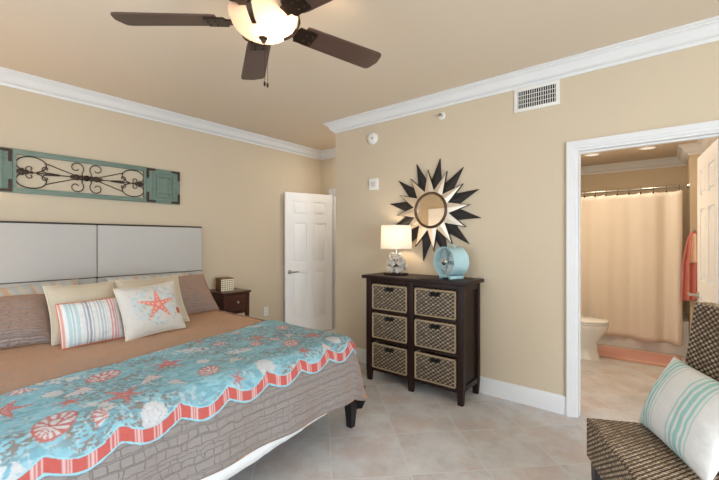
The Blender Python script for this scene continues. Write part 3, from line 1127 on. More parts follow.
cord(o, 0.50, 0.43, 0.07, M_cordb)
o = pillow('lumbar_pillow', 'small white lumbar pillow with blue, grey and coral stripes', 0.38, 0.30, 0.13, M_print, (1.17, 0.862, zz), 2, 22, 1, col_stripe, 0.03, 121, seed=7)
cord(o, 0.38, 0.30, 0.03, M_cordo, 0.005)
o = pillow('starfish_pillow', 'cream square pillow printed with a coral starfish', 0.45, 0.39, 0.13, M_print, (1.25, 1.235, zz), 6, 23, 2, col_star, 0.07, 121, seed=8)
cord(o, 0.45, 0.39, 0.07, M_cordb)

# ------------------------------------------------------------------ nightstand and box
ns = thing('nightstand', 'small dark cherry nightstand with one drawer right of the bed', 'nightstand', (0.0, 2.43, 0))
MB().b2(0.02, 0.46, -0.18, 0.18, 0.752, 0.775, 0.004).build('table_top', M_cherry, ns)
m = MB().b2(0.03, 0.435, -0.155, -0.135, 0.52, 0.752).b2(0.03, 0.435, 0.135, 0.155, 0.52, 0.752).b2(0.03, 0.05, -0.135, 0.135, 0.52, 0.752).b2(0.05, 0.435, -0.135, 0.135, 0.52, 0.54)
MB().b2(0.05, 0.43, -0.15, 0.15, 0.18, 0.2).build('lower_shelf', M_cherry, ns)
m.build('carcass', M_cherry, ns)
dr = MB().b2(0.40, 0.440, -0.128, 0.128, 0.548, 0.742, 0.004).box((0.442, 0, 0.645), (0.008, 0.2, 0.14), 0.003).build('drawer', M_cherry, ns)
MB().cone((0.44, 0, 0.655), (0.462, 0, 0.655), 0.006, 0.008, 12).sphere((0.468, 0, 0.655), 0.015, 14, 10, (0.7, 1, 1)).build('knob', M_nickel, dr)
for x, y in ((0.05, -0.145), (0.05, 0.145), (0.425, -0.145), (0.425, 0.145)):
    MB().taper((x, y), 0.014, 0.02, 0.0, 0.752).build('leg', M_cherry, ns)
bx = thing('keepsake_box', 'small gold woven box with pale lattice front on the nightstand', 'box', (0.24, 2.40, 0.776), math.radians(-8))
MB().b2(-0.08, 0.07, -0.075, 0.075, 0, 0.135, 0.004).build('box_body', M_gold, bx)
M_lat = mat('pale_lattice', (240, 232, 204), 0.5, var=0.08, scale=40)
m = MB()
for i in range(6):
    y = -0.068 + i * 0.0272
    m.b2(0.069, 0.077, y - 0.004, y + 0.004, 0.004, 0.131)
for i in range(6):
    z = 0.008 + i * 0.0238
    m.b2(0.069, 0.076, -0.072, 0.072, z - 0.006, z + 0.006)
m.build('lattice_front', M_lat, bx)
MB().b2(-0.084, 0.074, -0.079, 0.079, 0.13, 0.145, 0.004).build('lid', M_gold, bx)

# wall outlet by the nightstand
ot = thing('wall_outlet', 'white electrical outlet low on the headboard wall past the nightstand', 'outlet', (0.0, 3.16, 0.39))
MB().b2(0, 0.007, -0.037, 0.037, -0.06, 0.06, 0.003).build('cover_plate', M_white, ot)
for z in (-0.024, 0.024):
    m = MB().box((0.0075, 0, z), (0.004, 0.03, 0.03), 0.004)
    sk = m.build('socket', M_white, ot)
    MB().b2(0.0088, 0.0102, -0.008, -0.005, z - 0.005, z + 0.007).b2(0.0088, 0.0102, 0.005, 0.008, z - 0.005, z + 0.007).build('slot', M_dark, sk)

# ------------------------------------------------------------------ wall panel with scrolled iron
wp = thing('wall_art', 'distressed teal wood wall panel with scrolled iron above the headboard', 'wall art', (0.0, 1.117, 1.935))
HT = 0.183
LT = 0.867
m = MB()
CI = 0.515
for z in (-HT + 0.022, HT - 0.022):
    m.b2(0.004, 0.028, -CI, CI, z - 0.022, z + 0.022, 0.003)
for y in (-CI + 0.012, CI - 0.012):
    m.b2(0.004, 0.0275, y - 0.011, y + 0.011, -HT + 0.044, HT - 0.044)
m.build('frame', M_teal, wp)
for s in (-1, 1):
    yc = s * (CI + LT) / 2
    hw = (LT - CI) / 2
    p = MB()
    p.b2(0.004, 0.024, yc - hw + 0.002, yc + hw, -HT, HT, 0.003)
    for (a, b, d) in ((0.115, 0.135, 0.010), (0.075, 0.095, 0.014)):
        # raised square mouldings
        x0, x1 = 0.022, 0.024 + d
        p.b2(x0, x1, yc - a, yc + a, b - 0.0, b + 0.02, 0.003).b2(x0, x1, yc - a, yc + a, -b - 0.02, -b, 0.003)
        p.b2(x0, x1, yc - a, yc - a + 0.02, -b, b, 0.003).b2(x0, x1, yc + a - 0.02, yc + a, -b, b, 0.003)
    p.b2(0.022, 0.034, yc - 0.06, yc + 0.06, -0.08, 0.08, 0.006)
    po = p.build('side_panel', M_teal, wp)
    for sy in (-1, 1):
        for sz in (-1, 1):
            cy_, cz_ = yc + sy * (hw - 0.016), sz * (HT - 0.018)
            q = MB()
            q.box((0.027, cy_ - sy * 0.0325, cz_), (0.008, 0.087, 0.022), 0.0)
            q.box((0.027, cy_, cz_ - sz * 0.0515), (0.0078, 0.022, 0.081), 0.0)
            q.build('corner_bracket', M_iron, po)


def spiral(cy, cz, r0, r1, a0, a1, n=26, x=0.018):
    return [(x, cy + (r0 + (r1 - r0) * i / n) * math.cos(a0 + (a1 - a0) * i / n), cz + (r0 + (r1 - r0) * i / n) * math.sin(a0 + (a1 - a0) * i / n)) for i in range(n + 1)]


m = MB()
X = 0.018
m.tube([(X, -CI + 0.02, 0), (X, CI - 0.02, 0)], 0.0045)
for s in (-1, 1):
    for t in (-1, 1):
        f = lambda pts: [(x, s * y, t * z) for x, y, z in pts]
        # oval scroll at the ends, joined to the middle by a straight bar
        oval = [(X, 0.395 + 0.100 * math.cos(t), 0.068 + 0.066 * math.sin(t)) for t in np.linspace(math.radians(250), math.radians(-70), 34)]
        m.tube(f(oval), 0.0048)
        m.tube(f([(X, 0.08, 0.014), (X, 0.20, 0.055), (X, 0.305, 0.094)]), 0.0042)
        m.tube(f(spiral(0.405, 0.030, 0.032, 0.008, -PI * 0.5, PI * 1.4, 22)), 0.004)
        m.tube(f([(X, 0.20, 0.004), (X, 0.28, 0.010)] + spiral(0.30, 0.040, 0.030, 0.008, -PI * 0.5, PI * 1.3, 20)), 0.004)
        # C scrolls about the middle
        m.tube(f([(X, 0.03, 0.012)] + spiral(0.080, 0.086, 0.060, 0.016, -PI * 0.75, -PI * 0.75 - 2 * PI * 1.05, 34)[::1]), 0.0042)
    for k, (yy, rr) in enumerate(((0.0, 0.028), (0.04, 0.024), (0.078, 0.028), (0.112, 0.016))):
        m.sphere((X, s * yy, 0), rr, 12, 8, (0.5, 1, 1))
    for k, (yy, zz_, rr) in enumerate(((0.43, 0, 0.022), (0.46, 0, 0.028), (0.485, 0.0, 0.016), (0.395, 0, 0.014), (0.455, 0.02, 0.012), (0.455, -0.02, 0.012))):
        m.sphere((X, s * yy, zz_), rr, 10, 8, (0.45, 1, 0.9))
m.build('scrollwork', M_iron, wp)

# ------------------------------------------------------------------ dresser with baskets
DXC, DYB = 2.44, 3.258
ds = thing('dresser', 'tall espresso wood dresser with six open basket cubbies', 'dresser', (DXC, 0, 0))
yf, yb = 2.895, DYB
MB().b2(-0.535, 0.535, yf - 0.03, yb + 0.004, 0.988, 1.02, 0.006).build('dresser_top', M_espresso, ds)
for x0, x1 in ((-0.5, -0.44), (0.44, 0.5)):
    for y0, y1 in ((yf, yf + 0.045), (yb - 0.045, yb)):
        xc, yc = (x0 + x1) / 2, (y0 + y1) / 2
        l = MB()
        l.b2(x0, x1, y0, y1, 0.14, 0.988, 0.003)
        l.raw([(x0 + .008, y0 + .006, 0), (x1 - .008, y0 + .006, 0), (x1 - .008, y1 - .006, 0), (x0 + .008, y1 - .006, 0),
               (x0, y0, .14), (x1, y0, .14), (x1, y1, .14), (x0, y1, .14)], [(0, 1, 5, 4), (1, 2, 6, 5), (2, 3, 7, 6), (3, 0, 4, 7), (3, 2, 1, 0), (4, 5, 6, 7)])
        l.build('leg', M_espresso, ds)
l = MB().b2(-0.0325, 0.0325, yf, yf + 0.04, 0.14, 0.988, 0.003)
l.raw([(-.024, yf + .006, 0), (.024, yf + .006, 0), (.024, yf + .034, 0), (-.024, yf + .034, 0),
       (-.0325, yf, .14), (.0325, yf, .14), (.0325, yf + .04, .14), (-.0325, yf + .04, .14)], [(0, 1, 5, 4), (1, 2, 6, 5), (2, 3, 7, 6), (3, 0, 4, 7), (3, 2, 1, 0), (4, 5, 6, 7)])
l.build('centre_post', M_espresso, ds)
MB().b2(-0.0225, 0.0225, yf + 0.04, yb, 0.115, 0.988).build('divider', M_espresso, ds)
for s in (-1, 1):
    xa, xb = sorted((s * 0.462, s * 0.478))
    MB().b2(xa, xb, yf + 0.045, yb - 0.045, 0.15, 0.988).build('side_panel', M_espresso, ds)
    xa, xb = sorted((s * 0.455, s * 0.495))
    MB().b2(xa, xb, yf + 0.045, yb - 0.045, 0.105, 0.15, 0.003).build('side_rail', M_espresso, ds)
    MB().b2(xa, xb, yf + 0.045, yb - 0.045, 0.93, 0.988, 0.003).build('side_rail', M_espresso, ds)
MB().b2(-0.44, 0.44, yb - 0.012, yb, 0.10, 0.988).build('back_panel', M_espresso, ds)
for z in (0.10, 0.39, 0.667):
    MB().b2(-0.44, -0.0225, yf + 0.006, yb - 0.012, z, z + 0.026, 0.002).b2(0.0225, 0.44, yf + 0.006, yb - 0.012, z, z + 0.026, 0.002).build('shelf', M_espresso, ds)
MB().b2(-0.44, 0.44, yf + 0.006, yf + 0.03, 0.945, 0.988, 0.002).build('top_rail', M_espresso, ds)

LT_ = np.array(S(184, 168, 140)); DK_ = np.array(S(42, 33, 28)); MD_ = np.array(S(120, 100, 82))


def weave(u, v, pw, ph, seed=0):
    """height and colour of a plain weave: strands along u in rows of height ph over stakes pw apart"""
    r = np.floor(v / ph); fv = v / ph - r
    s = u / pw + 0.5 * np.mod(r, 2)
    over = 0.5 + 0.5 * np.cos(2 * PI * s)
    across = np.sqrt(np.clip(1 - (2 * fv - 1) ** 2, 0, 1))
    h = across * (0.25 + 0.75 * over)
    k = np.floor(s + 0.5)
    tone = vnoise(r * 3.7 + seed + 100, k * 5.3 + seed + 100)
    return h, over * across, tone


def woven(Vl, Fl, Cl, o, U, W, w, h, pw, ph, amp, light, mid, dark, res=4, hole=None, seed=0):
    """a woven panel from corner o, spanning w along U and h along W; normal U x W"""
    o, U, W = np.array(o, float), np.array(U, float), np.array(W, float)
    U /= np.linalg.norm(U); W /= np.linalg.norm(W)
    N = np.cross(U, W)
    nu = int(w / pw * res) + 2; nv = int(h / ph * res) + 2
    u = np.linspace(0, w, nu); v = np.linspace(0, h, nv)
    A, B = np.meshgrid(u, v, indexing='ij')
    ht, ov, tone = weave(A, B, pw, ph, seed)
    edge = np.minimum.reduce([A, w - A, B, h - B]) < 0.002
    ht = np.where(edge, 0.0, ht)
    P = o + A[..., None] * U + B[..., None] * W + (amp * ht)[..., None] * N
    k = np.clip((ov - 0.32) / 0.3, 0, 1)[..., None]
    top = mid + (light - mid) * tone[..., None]
    c = dark * (1 - k) + top * k
    off = sum(len(x) for x in Vl)
    skip = None
    if hole is not None:
        def skip(i, j):
            return hole[0] < u[i] < hole[1] and hole[2] < v[j] < hole[3]
    Vl.append(P.reshape(-1, 3)); Cl.append(c.reshape(-1, 3)); Fl += grid_faces(nu, nv, off, skip)


def make_basket():
    W_, D_, H_ = 0.396, 0.30, 0.243
    bk = empty('basket', (0, 0, 0))
    Vl, Fl, Cl = [], [], []
    pw, ph = 0.046, 0.0165
    hole = (W_ / 2 - 0.05, W_ / 2 + 0.05, H_ - 0.062, H_ - 0.030)
    woven(Vl, Fl, Cl, (-W_ / 2, 0, 0.003), (1, 0, 0), (0, 0, 1), W_, H_ - 0.006, pw, ph, 0.006, LT_, MD_, DK_, 4, hole)
    woven(Vl, Fl, Cl, (W_ / 2, 0, 0.003), (0, 1, 0), (0, 0, 1), D_, H_ - 0.006, pw, ph, 0.004, LT_, MD_, DK_, 3)
    woven(Vl, Fl, Cl, (-W_ / 2, D_, 0.003), (0, -1, 0), (0, 0, 1), D_, H_ - 0.006, pw, ph, 0.004, LT_, MD_, DK_, 3)
    woven(Vl, Fl, Cl, (W_ / 2, D_, 0.003), (-1, 0, 0), (0, 0, 1), W_, H_ - 0.006, pw, ph, 0.004, LT_, MD_, DK_, 3)
    woven(Vl, Fl, Cl, (-W_ / 2, D_, 0.003), (1, 0, 0), (0, -1, 0), W_, D_, pw * 1.3, ph * 1.3, 0.002, LT_, MD_, DK_, 2)
    raw_obj('basket_body', np.concatenate(Vl), Fl, M_wicker, bk, col=np.concatenate(Cl))
    M_rim = M_rims
    r = MB()
    t = 0.009
    for x in (-W_ / 2 + t, W_ / 2 - t):
        r.tube([(x, -0.002, 0.004 + t), (x, -0.002, H_ - t)], t, 8)
    r.tube([(-W_ / 2 + t, -0.002, H_ - t), (W_ / 2 - t, -0.002, H_ - t)], t, 8)
    r.tube([(-W_ / 2 + t, -0.002, t), (W_ / 2 - t, -0.002, t)], t * 0.8, 8)
    for x in (-W_ / 2 + t, W_ / 2 - t):
        r.tube([(x, 0, H_ - t), (x, D_ - t, H_ - t)], t, 8)
    r.tube([(-W_ / 2 + t, D_ - t, H_ - t), (W_ / 2 - t, D_ - t, H_ - t)], t, 8)
    r.build('rim', M_rim, bk)
    g = MB()
    x0, x1, z0, z1 = -0.05, 0.05, H_ - 0.058, H_ - 0.028
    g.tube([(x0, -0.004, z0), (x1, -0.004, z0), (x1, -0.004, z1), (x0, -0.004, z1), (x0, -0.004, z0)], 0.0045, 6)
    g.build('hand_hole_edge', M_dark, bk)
    # dark panel behind the hand hole, painting in the shade inside
    MB().b2(-W_ / 2 + 0.03, W_ / 2 - 0.03, 0.022, 0.026, 0.02, H_ - 0.02).build('hole_shade_panel', M_dark, bk)
    return bk


M_rims = mat('wrapped_reed_rim', (160, 140, 110), 0.6, var=0.3, scale=30, stretch=(3, 1, 3), bump=0.3, bscale=150)
proto = make_basket()
rows = (('top', 0.693), ('middle', 0.416), ('bottom', 0.126))
first = True
for ci, (cn, xc) in enumerate((('left', 2.44 - 0.2364), ('right', 2.44 + 0.2364))):
    for rn, z in rows:
        b = proto if first else copy_tree(proto)
        first = False
        b.location = (xc, yf + 0.012, z + 0.0005)
        tag(b, 'woven seagrass basket in the %s cubby of the %s dresser column' % (rn, cn), 'basket', 'seagrass baskets in the dresser')

# ------------------------------------------------------------------ table lamp with shell base
lp = thing('table_lamp', 'lit table lamp with seashell cluster base and white drum shade', 'lamp', (2.165, 3.085, 1.0205))
MB().b2(-0.10, 0.10, -0.07, 0.07, 0, 0.016, 0.004).build('base_plate', M_espresso, lp)
MB().sphere((0, 0, 0.105), 0.045, 24, 16, (1, 0.9, 1.7)).build('base_core', M_bronze, lp)


def shell_piece(mb, c, R, tilt, yaw, roll=0):
    """a ribbed scallop shell"""
    n, k = 13, 7
    Vs = []
    for j in range(k):
        t = j / (k - 1)
        for i in range(n):
            a = (i / (n - 1) - 0.5) * 2.1
            rad = R * t * (1 + 0.05 * math.cos(i * PI))
            zz = R * 0.42 * math.sin(t * PI * 0.75) * math.cos(a * 0.8) + R * 0.06 * math.cos(i * PI) * t
            Vs.append(Vector((math.sin(a) * rad, math.cos(a) * rad, zz)))
    M = Matrix.Translation(Vector(c)) @ Matrix.Rotation(yaw, 4, 'Z') @ Matrix.Rotation(tilt, 4, 'X') @ Matrix.Rotation(roll, 4, 'Z')
    Vs = [M @ v for v in Vs]
    n0 = len(Vs)
    Vs += [v + (M.to_3x3() @ Vector((0, 0, -0.004))) for v in Vs]
    F = []
    for j in range(k - 1):
        for i in range(n - 1):
            a = j * n + i
            F.append((a, a + 1, a + n + 1, a + n)); F.append((n0 + a, n0 + a + n, n0 + a + n + 1, n0 + a + 1))
    for i in range(n - 1):
        a = (k - 1) * n + i
        F.append((a, a + 1, n0 + a + 1, n0 + a))
    for j in range(k - 1):
        F.append((j * n, j * n + n, n0 + j * n + n, n0 + j * n)); e_ = j * n + n - 1
        F.append((e_ + n, e_, n0 + e_, n0 + e_ + n))
    mb.raw(Vs, F)


random.seed(5)
for ring, (z, rr, R, cnt, tl) in enumerate(((0.02, 0.068, 0.075, 7, 1.0), (0.08, 0.065, 0.072, 7, 0.95), (0.145, 0.042, 0.06, 6, 0.8))):
    for k in range(cnt):
        a = 2 * PI * (k + 0.5 * (ring % 2)) / cnt + random.uniform(-.15, .15)
        mm = MB()
        shell_piece(mm, (rr * math.cos(a), rr * math.sin(a), z), R * random.uniform(.9, 1.15), PI / 2 - tl + random.uniform(-.2, .2) + 0.5, a + PI / 2 + PI, random.uniform(-.4, .4))
        mm.build('shell', M_shell, lp, smooth=50)
MB().cone((0, 0, 0.16), (0, 0, 0.285), 0.012, 0.01, 16).build('stem', M_nickel, lp)
sh = MB()
sh.lathe([(0.150, 0.256), (0.153, 0.256), (0.146, 0.482), (0.143, 0.482), (0.150, 0.256)], 56).build('lamp_shade', M_shade, lp, smooth=60)
m = MB()
for a in (0.4, 0.4 + 2 * PI / 3, 0.4 + 4 * PI / 3):
    m.tube([(0, 0, 0.47), (0.144 * math.cos(a), 0.144 * math.sin(a), 0.47)], 0.002, 6)
m.cone((0, 0, 0.283), (0, 0, 0.33), 0.014, 0.014, 14)
m.tube([(0.0, 0.03, 0.3), (0.0, 0.055, 0.38), (0.0, 0.0, 0.47)], 0.002, 6)
m.build('shade_fitter', M_nickel, lp)
light('table_lamp_bulb', 'POINT', (2.165, 3.085, 1.0205 + 0.385), 3.4, (1.0, 0.80, 0.58), radius=0.03)

ns2 = copy_tree(ns)
ns2.location = (0.0, -0.12, 0)
tag(ns2, 'dark cherry nightstand left of the bed, carrying a lit lamp')
lp2 = copy_tree(lp)
lp2.location = (0.25, -0.12, 0.776)
tag(lp2, 'lit seashell table lamp on the nightstand left of the bed')
light('bedside_lamp_bulb', 'POINT', (0.25, -0.12, 0.776 + 0.385), 19, (1.0, 0.74, 0.48), radius=0.03)

# ------------------------------------------------------------------ turquoise drum fan
df = thing('desk_fan', 'small turquoise drum fan with silver blades on the dresser', 'fan', (2.745, 3.085, 1.0205), math.radians(-22))
RY = Matrix.Rotation(PI / 2, 4, 'X')       # lathe axis to -y
cz = 0.150
FR = 0.128
m = MB()
m.lathe([(FR - 0.006, 0.085), (FR, 0.088), (FR + 0.004, 0.082), (FR, 0.07), (FR - 0.002, 0.0), (FR, -0.07), (FR + 0.004, -0.082), (FR, -0.088), (FR - 0.006, -0.085),
         (FR - 0.008, 0.0), (FR - 0.006, 0.085)], 56, (0, 0, cz), RY)
m.build('drum', M_aqua, df)
m = MB()
for yy in (-0.086,):
    for k, rr in enumerate((0.035, 0.055, 0.075, 0.095, 0.115, 0.131)):
        m.tube([(rr * math.cos(a), yy - 0.002, cz + rr * math.sin(a)) for a in np.linspace(0, 2 * PI, 41)], 0.0014, 5, False)
    for k in range(8):
        a = k * PI / 4 + 0.2
        m.tube([(0.03 * math.cos(a), yy, cz + 0.03 * math.sin(a)), (0.132 * math.cos(a), yy, cz + 0.132 * math.sin(a))], 0.0016, 5)
m.build('grille', M_aqua, df)
m = MB()
m.lathe([(0, 0.094), (0.02, 0.093), (0.032, 0.086), (0.032, 0.08), (0, 0.08)], 32, (0, 0, cz), RY).build('grille_badge', M_chrome, df)
m = MB().cone((0, -0.045, cz), (0, 0.06, cz), 0.028, 0.034, 24)
m.build('motor', M_chrome, df)
for k in range(4):
    a = k * PI / 2 + 0.65
    Vb = []; Fb = []
    for i in range(9):
        t = i / 8
        rr = 0.024 + 0.088 * t
        half = 0.30 + 0.35 * math.sin(PI * min(t * 1.05, 1) * 0.62)
        for j in range(7):
            s = (j / 6 - 0.5) * 2
            aa = a + s * half * (1 if t < 0.9 else 0.85)
            Vb.append((rr * math.cos(aa), -0.045 + 0.022 * s * t, cz + rr * math.sin(aa)))
    Fb = grid_faces(9, 7)
    o = raw_obj('blade', Vb, Fb, M_silver, df)
    md = o.modifiers.new('thick', 'SOLIDIFY'); md.thickness = 0.0025
m = MB()
for s in (-1, 1):
    m.box((s * 0.062, 0, 0.014), (0.03, 0.15, 0.028), 0.006)
m.box((0, 0.0, 0.012), (0.15, 0.05, 0.018), 0.004)
m.build('foot', M_aqua, df)
MB().tube([(-0.045, 0, cz + FR * 0.94), (-0.035, 0, cz + FR + 0.02), (0.035, 0, cz + FR + 0.02), (0.045, 0, cz + FR * 0.94)], 0.005, 8).build('carry_handle', M_aqua, df)
# slatted back of the fan
m = MB()
for k in range(16):
    a = k * PI / 8
    m.tube([(0.03 * math.cos(a), 0.082, cz + 0.03 * math.sin(a)), (0.129 * math.cos(a), 0.082, cz + 0.129 * math.sin(a))], 0.0025, 5)
m.build('rear_grille', M_aqua, df)

# ------------------------------------------------------------------ sunburst mirror
sb = thing('sunburst_mirror', 'sunburst wall mirror with dark wood and mirrored rays above the dresser', 'mirror', (2.455, YW, 1.648))
M_ray = mat('ebony_ray_wood', (30, 22, 18), 0.6, var=0.3, scale=20)
M_frm = mat('bronze_ring_frame', (84, 60, 38), 0.4, 0.3, var=0.25, scale=14)


def ray_mesh(R, a, hw, r0, y0, ridge, base):
    """kite ray with a raised spine, standing y0 proud of the wall"""
    ca, sa = math.sin(a), math.cos(a)
    P = lambda r, s, y: (r * ca + s * sa, -y, r * sa - s * ca)
    v = [P(r0, -hw, y0), P(r0, hw, y0), P(R, 0, y0), P(r0, 0, y0 + ridge), P(r0, -hw, y0 - base), P(r0, hw, y0 - base), P(R, 0, y0 - base)]
    f = [(0, 3, 2), (3, 1, 2), (0, 2, 6, 4), (1, 5, 6, 2), (4, 6, 5), (0, 4, 5, 1, 3)]
    return MB().raw(v, f)


for k in range(12):
    a = math.radians(10.5 + 30 * k)
    ray_mesh(0.50, a, 0.082, 0.16, 0.016, 0.012, 0.012).build('dark_ray', M_ray, sb, smooth=0)
for k in range(12):
    a = math.radians(-4.5 + 30 * k)
    r = ray_mesh(0.40, a, 0.062, 0.155, 0.032, 0.0, 0.012).build('mirrored_ray', M_ray, sb, smooth=0)
    ray_mesh(0.378, a, 0.055, 0.16, 0.0345, 0.004, 0.002).build('mirror_facet', M_mirror_ray, r, smooth=0)
RM = Matrix.Rotation(PI / 2, 4, 'X')
MB().lathe([(0.150, 0.034), (0.153, 0.048), (0.163, 0.054), (0.173, 0.05), (0.178, 0.036), (0.178, 0.012), (0.150, 0.012), (0.150, 0.034)], 64, (0, 0, 0), RM).build('mirror_frame', M_frm, sb)
MB().lathe([(0.0005, 0.038), (0.152, 0.038), (0.152, 0.014), (0.0005, 0.014)], 64, (0, 0, 0), RM).build('mirror_glass', M_mirror, sb, smooth=10)

# ------------------------------------------------------------------ small fittings on the dresser wall
sd = thing('smoke_alarm', 'round white alarm disc on the wall left of the sunburst mirror', 'smoke alarm', (1.735, YW, 2.47))
MB().lathe([(0, 0.034), (0.03, 0.034), (0.05, 0.03), (0.062, 0.018), (0.066, 0.0), (0, 0)], 40, (0, 0, 0), RM).build('alarm_body', M_white, sd)
MB().lathe([(0, 0.038), (0.012, 0.037), (0.014, 0.033), (0, 0.033)], 20, (0.012, 0, -0.004), RM).build('test_button', mat('grey_button', (170, 164, 156), 0.5), sd)
st = thing('wall_chime', 'square white slotted wall plate between round alarm and table lamp', 'wall chime', (1.755, YW, 1.965))
MB().box((0, -0.013, 0), (0.115, 0.026, 0.125), 0.006).build('cover_plate', M_white, st)
m = MB()
for k in range(4):
    m.box((-0.024 + 0.016 * k, -0.0265, 0), (0.006, 0.002, 0.06))
m.build('grille_slots', mat('grey_slot', (176, 170, 160), 0.6), st)
sk = thing('fire_sprinkler', 'small round white sprinkler head under the crown moulding', 'sprinkler', (2.56, YW, 2.545))
MB().lathe([(0, 0.012), (0.03, 0.011), (0.036, 0.004), (0.036, 0), (0, 0)], 28, (0, 0, 0), RM).build('escutcheon', M_white, sk)
m = MB().cone((0, -0.01, 0), (0, -0.045, 0), 0.009, 0.007, 12).cone((0, -0.045, 0), (0, -0.048, 0), 0.016, 0.016, 14)
m.build('sprinkler_head', M_nickel, sk)
vt = thing('air_vent', 'white wall air return vent with dark grille below the crown', 'vent', (3.40, YW, 2.525))
W2, H2 = 0.172, 0.098
m = MB()
m.b2(-W2, W2, -0.012, -0.001, H2 - 0.028, H2, 0.003).b2(-W2, W2, -0.012, -0.001, -H2, -H2 + 0.028, 0.003)
m.b2(-W2, -W2 + 0.028, -0.0115, -0.001, -H2 + 0.028, H2 - 0.028).b2(W2 - 0.028, W2, -0.0115, -0.001, -H2 + 0.028, H2 - 0.028)
m.build('vent_frame', M_white, vt)
MB().b2(-W2 + 0.02, W2 - 0.02, -0.003, -0.0005, -H2 + 0.02, H2 - 0.02).build('vent_backing', M_dark, vt)
n = 17
m = MB()
for k in range(n):
    x = -W2 + 0.036 + (2 * W2 - 0.072) * k / (n - 1)
    m.box((x, -0.007, 0), (0.0042, 0.006, 2 * H2 - 0.056))
m.build('vent_slats', M_white, vt)
m = MB()
for k in range(1, 4):
    z = -H2 + 0.028 + (2 * H2 - 0.056) * k / 4
    m.box((0, -0.0045, z), (2 * W2 - 0.05, 0.002, 0.004))
m.build('vent_crossbars', M_white, vt)

# ------------------------------------------------------------------ woven chair and its pillow
CL = np.array(S(206, 188, 160)); CM = np.array(S(136, 108, 84)); CD = np.array(S(52, 38, 31))
ch = thing('wicker_chair', 'brown woven wicker side chair with striped pillow at right', 'chair', (3.905, 2.17, 0), math.radians(26))
SW, SD_, SZ0, SZ1_ = 0.50, 0.47, 0.285, 0.47


def woven_box(x0, x1, y0, y1, z0, z1, pw, ph, amp, res, seed=0, shear=0.0):
    Vl, Fl, Cl = [], [], []
    a = (CL, CM, CD)
    woven(Vl, Fl, Cl, (x0, y0, z1), (1, 0, 0), (0, 1, 0), x1 - x0, y1 - y0, pw, ph, amp, *a, res, None, seed)          # top
    woven(Vl, Fl, Cl, (x0, y1, z0), (0, -1, 0), (0, 0, 1), y1 - y0, z1 - z0, pw, ph, amp, *a, res, None, seed + 3)     # -x
    woven(Vl, Fl, Cl, (x1, y0, z0), (0, 1, 0), (0, 0, 1), y1 - y0, z1 - z0, pw, ph, amp, *a, res, None, seed + 5)      # +x
    woven(Vl, Fl, Cl, (x0, y0, z0), (1, 0, 0), (0, 0, 1), x1 - x0, z1 - z0, pw, ph, amp, *a, res, None, seed + 7)      # -y
    woven(Vl, Fl, Cl, (x1, y1, z0), (-1, 0, 0), (0, 0, 1), x1 - x0, z1 - z0, pw, ph, amp, *a, res, None, seed + 9)     # +y
    woven(Vl, Fl, Cl, (x0, y1, z0), (1, 0, 0), (0, -1, 0), x1 - x0, y1 - y0, pw, ph, 0.001, *a, 2, None, seed + 11)
    V = np.concatenate(Vl)
    if shear:
        V[:, 0] += shear * (V[:, 2] - z0)
    return V, Fl, np.concatenate(Cl)


V, F, C = woven_box(0, SD_, -SW, 0, SZ0, SZ1_, 0.031, 0.0108, 0.006, 5)
raw_obj('seat', V, F, M_wicker, ch, col=C)
V, F, C = woven_box(0.378, 0.448, -SW, 0, SZ1_ + 0.002, 1.065, 0.036, 0.0122, 0.006, 6, 31, 0.135)
raw_obj('backrest', V, F, M_wicker, ch, col=C)
for (x, y) in ((0.035, -0.04), (0.035, -SW + 0.04), (0.44, -0.04), (0.44, -SW + 0.04)):
    MB().taper((x, y), 0.016, 0.024, 0, SZ0 + 0.01).build('leg', M_black, ch)

Mc = Matrix.Translation((3.905, 2.17, 0)) @ Matrix.Rotation(math.radians(26), 4, 'Z')
pp = Mc @ Vector((0.225, -0.248, SZ1_ + 0.012))
# the pillow faces the chair's front, leaning on the backrest
o = pillow('striped_pillow', 'white pillow with aqua stripes leaning on the wicker chair', 0.50, 0.355, 0.15, M_print, pp, 26 + 180, 25, 0, col_chair, 0.05, 121, seed=9)

# ------------------------------------------------------------------ bathroom
tub = thing('bathtub', 'white bathtub behind the cream shower curtain', 'bathtub', (0, 0, 0))
m = MB()
m.b2(BX0 + 0.005, 4.435, 5.765, 5.84, 0, 0.42, 0.012).b2(BX0 + 0.005, 4.435, 6.42, 6.495, 0, 0.42, 0.01)
m.b2(BX0 + 0.005, BX0 + 0.1, 5.86, 6.42, 0, 0.42, 0.01).b2(4.35, 4.435, 5.86, 6.42, 0, 0.42, 0.01).b2(BX0 + 0.1, 4.35, 5.86, 6.42, 0, 0.12)
m.build('tub_shell', M_porc, tub)
rod = thing('curtain_rod', 'thin metal shower curtain rod spanning the bath alcove', 'curtain rod', (0, 5.76, 1.985))
MB().cone((BX0 + 0.002, 0, 0), (4.438, 0, 0), 0.0125, 0.0125, 16).build('rod', M_nickel, rod)
for x, d in ((BX0 + 0.002, 1), (4.438, -1)):
    MB().cone((x, 0, 0), (x + d * 0.02, 0, 0), 0.032, 0.022, 20).build('rod_flange', M_nickel, rod)
sc = thing('shower_curtain', 'cream shower curtain hanging in soft folds from hooks', 'shower curtain', (0, 5.728, 0))
NU, NV = 220, 30
xs = np.linspace(BX0 + 0.03, 4.375, NU)
zs = np.linspace(0.145, 1.935, NV)
A, B = np.meshgrid(xs, zs, indexing='ij')
tz = (B - 0.145) / 1.79
amp = 0.010 + 0.018 * (1 - tz) + 0.02 * vnoise(A * 2.2, A * 0 + 3)
yy = amp * (np.sin(A * 17 + 1.6 * np.sin(A * 4.3) + 0.25 * (1 - tz)) * 0.85 + 0.3 * np.sin(A * 37 + 2))
yy = yy + 0.006 * np.sin(A * 2 * PI / 0.125 * 0.5) * tz ** 6
zsag = -0.012 * np.abs(np.sin((A - BX0) * PI / 0.125)) * tz ** 12
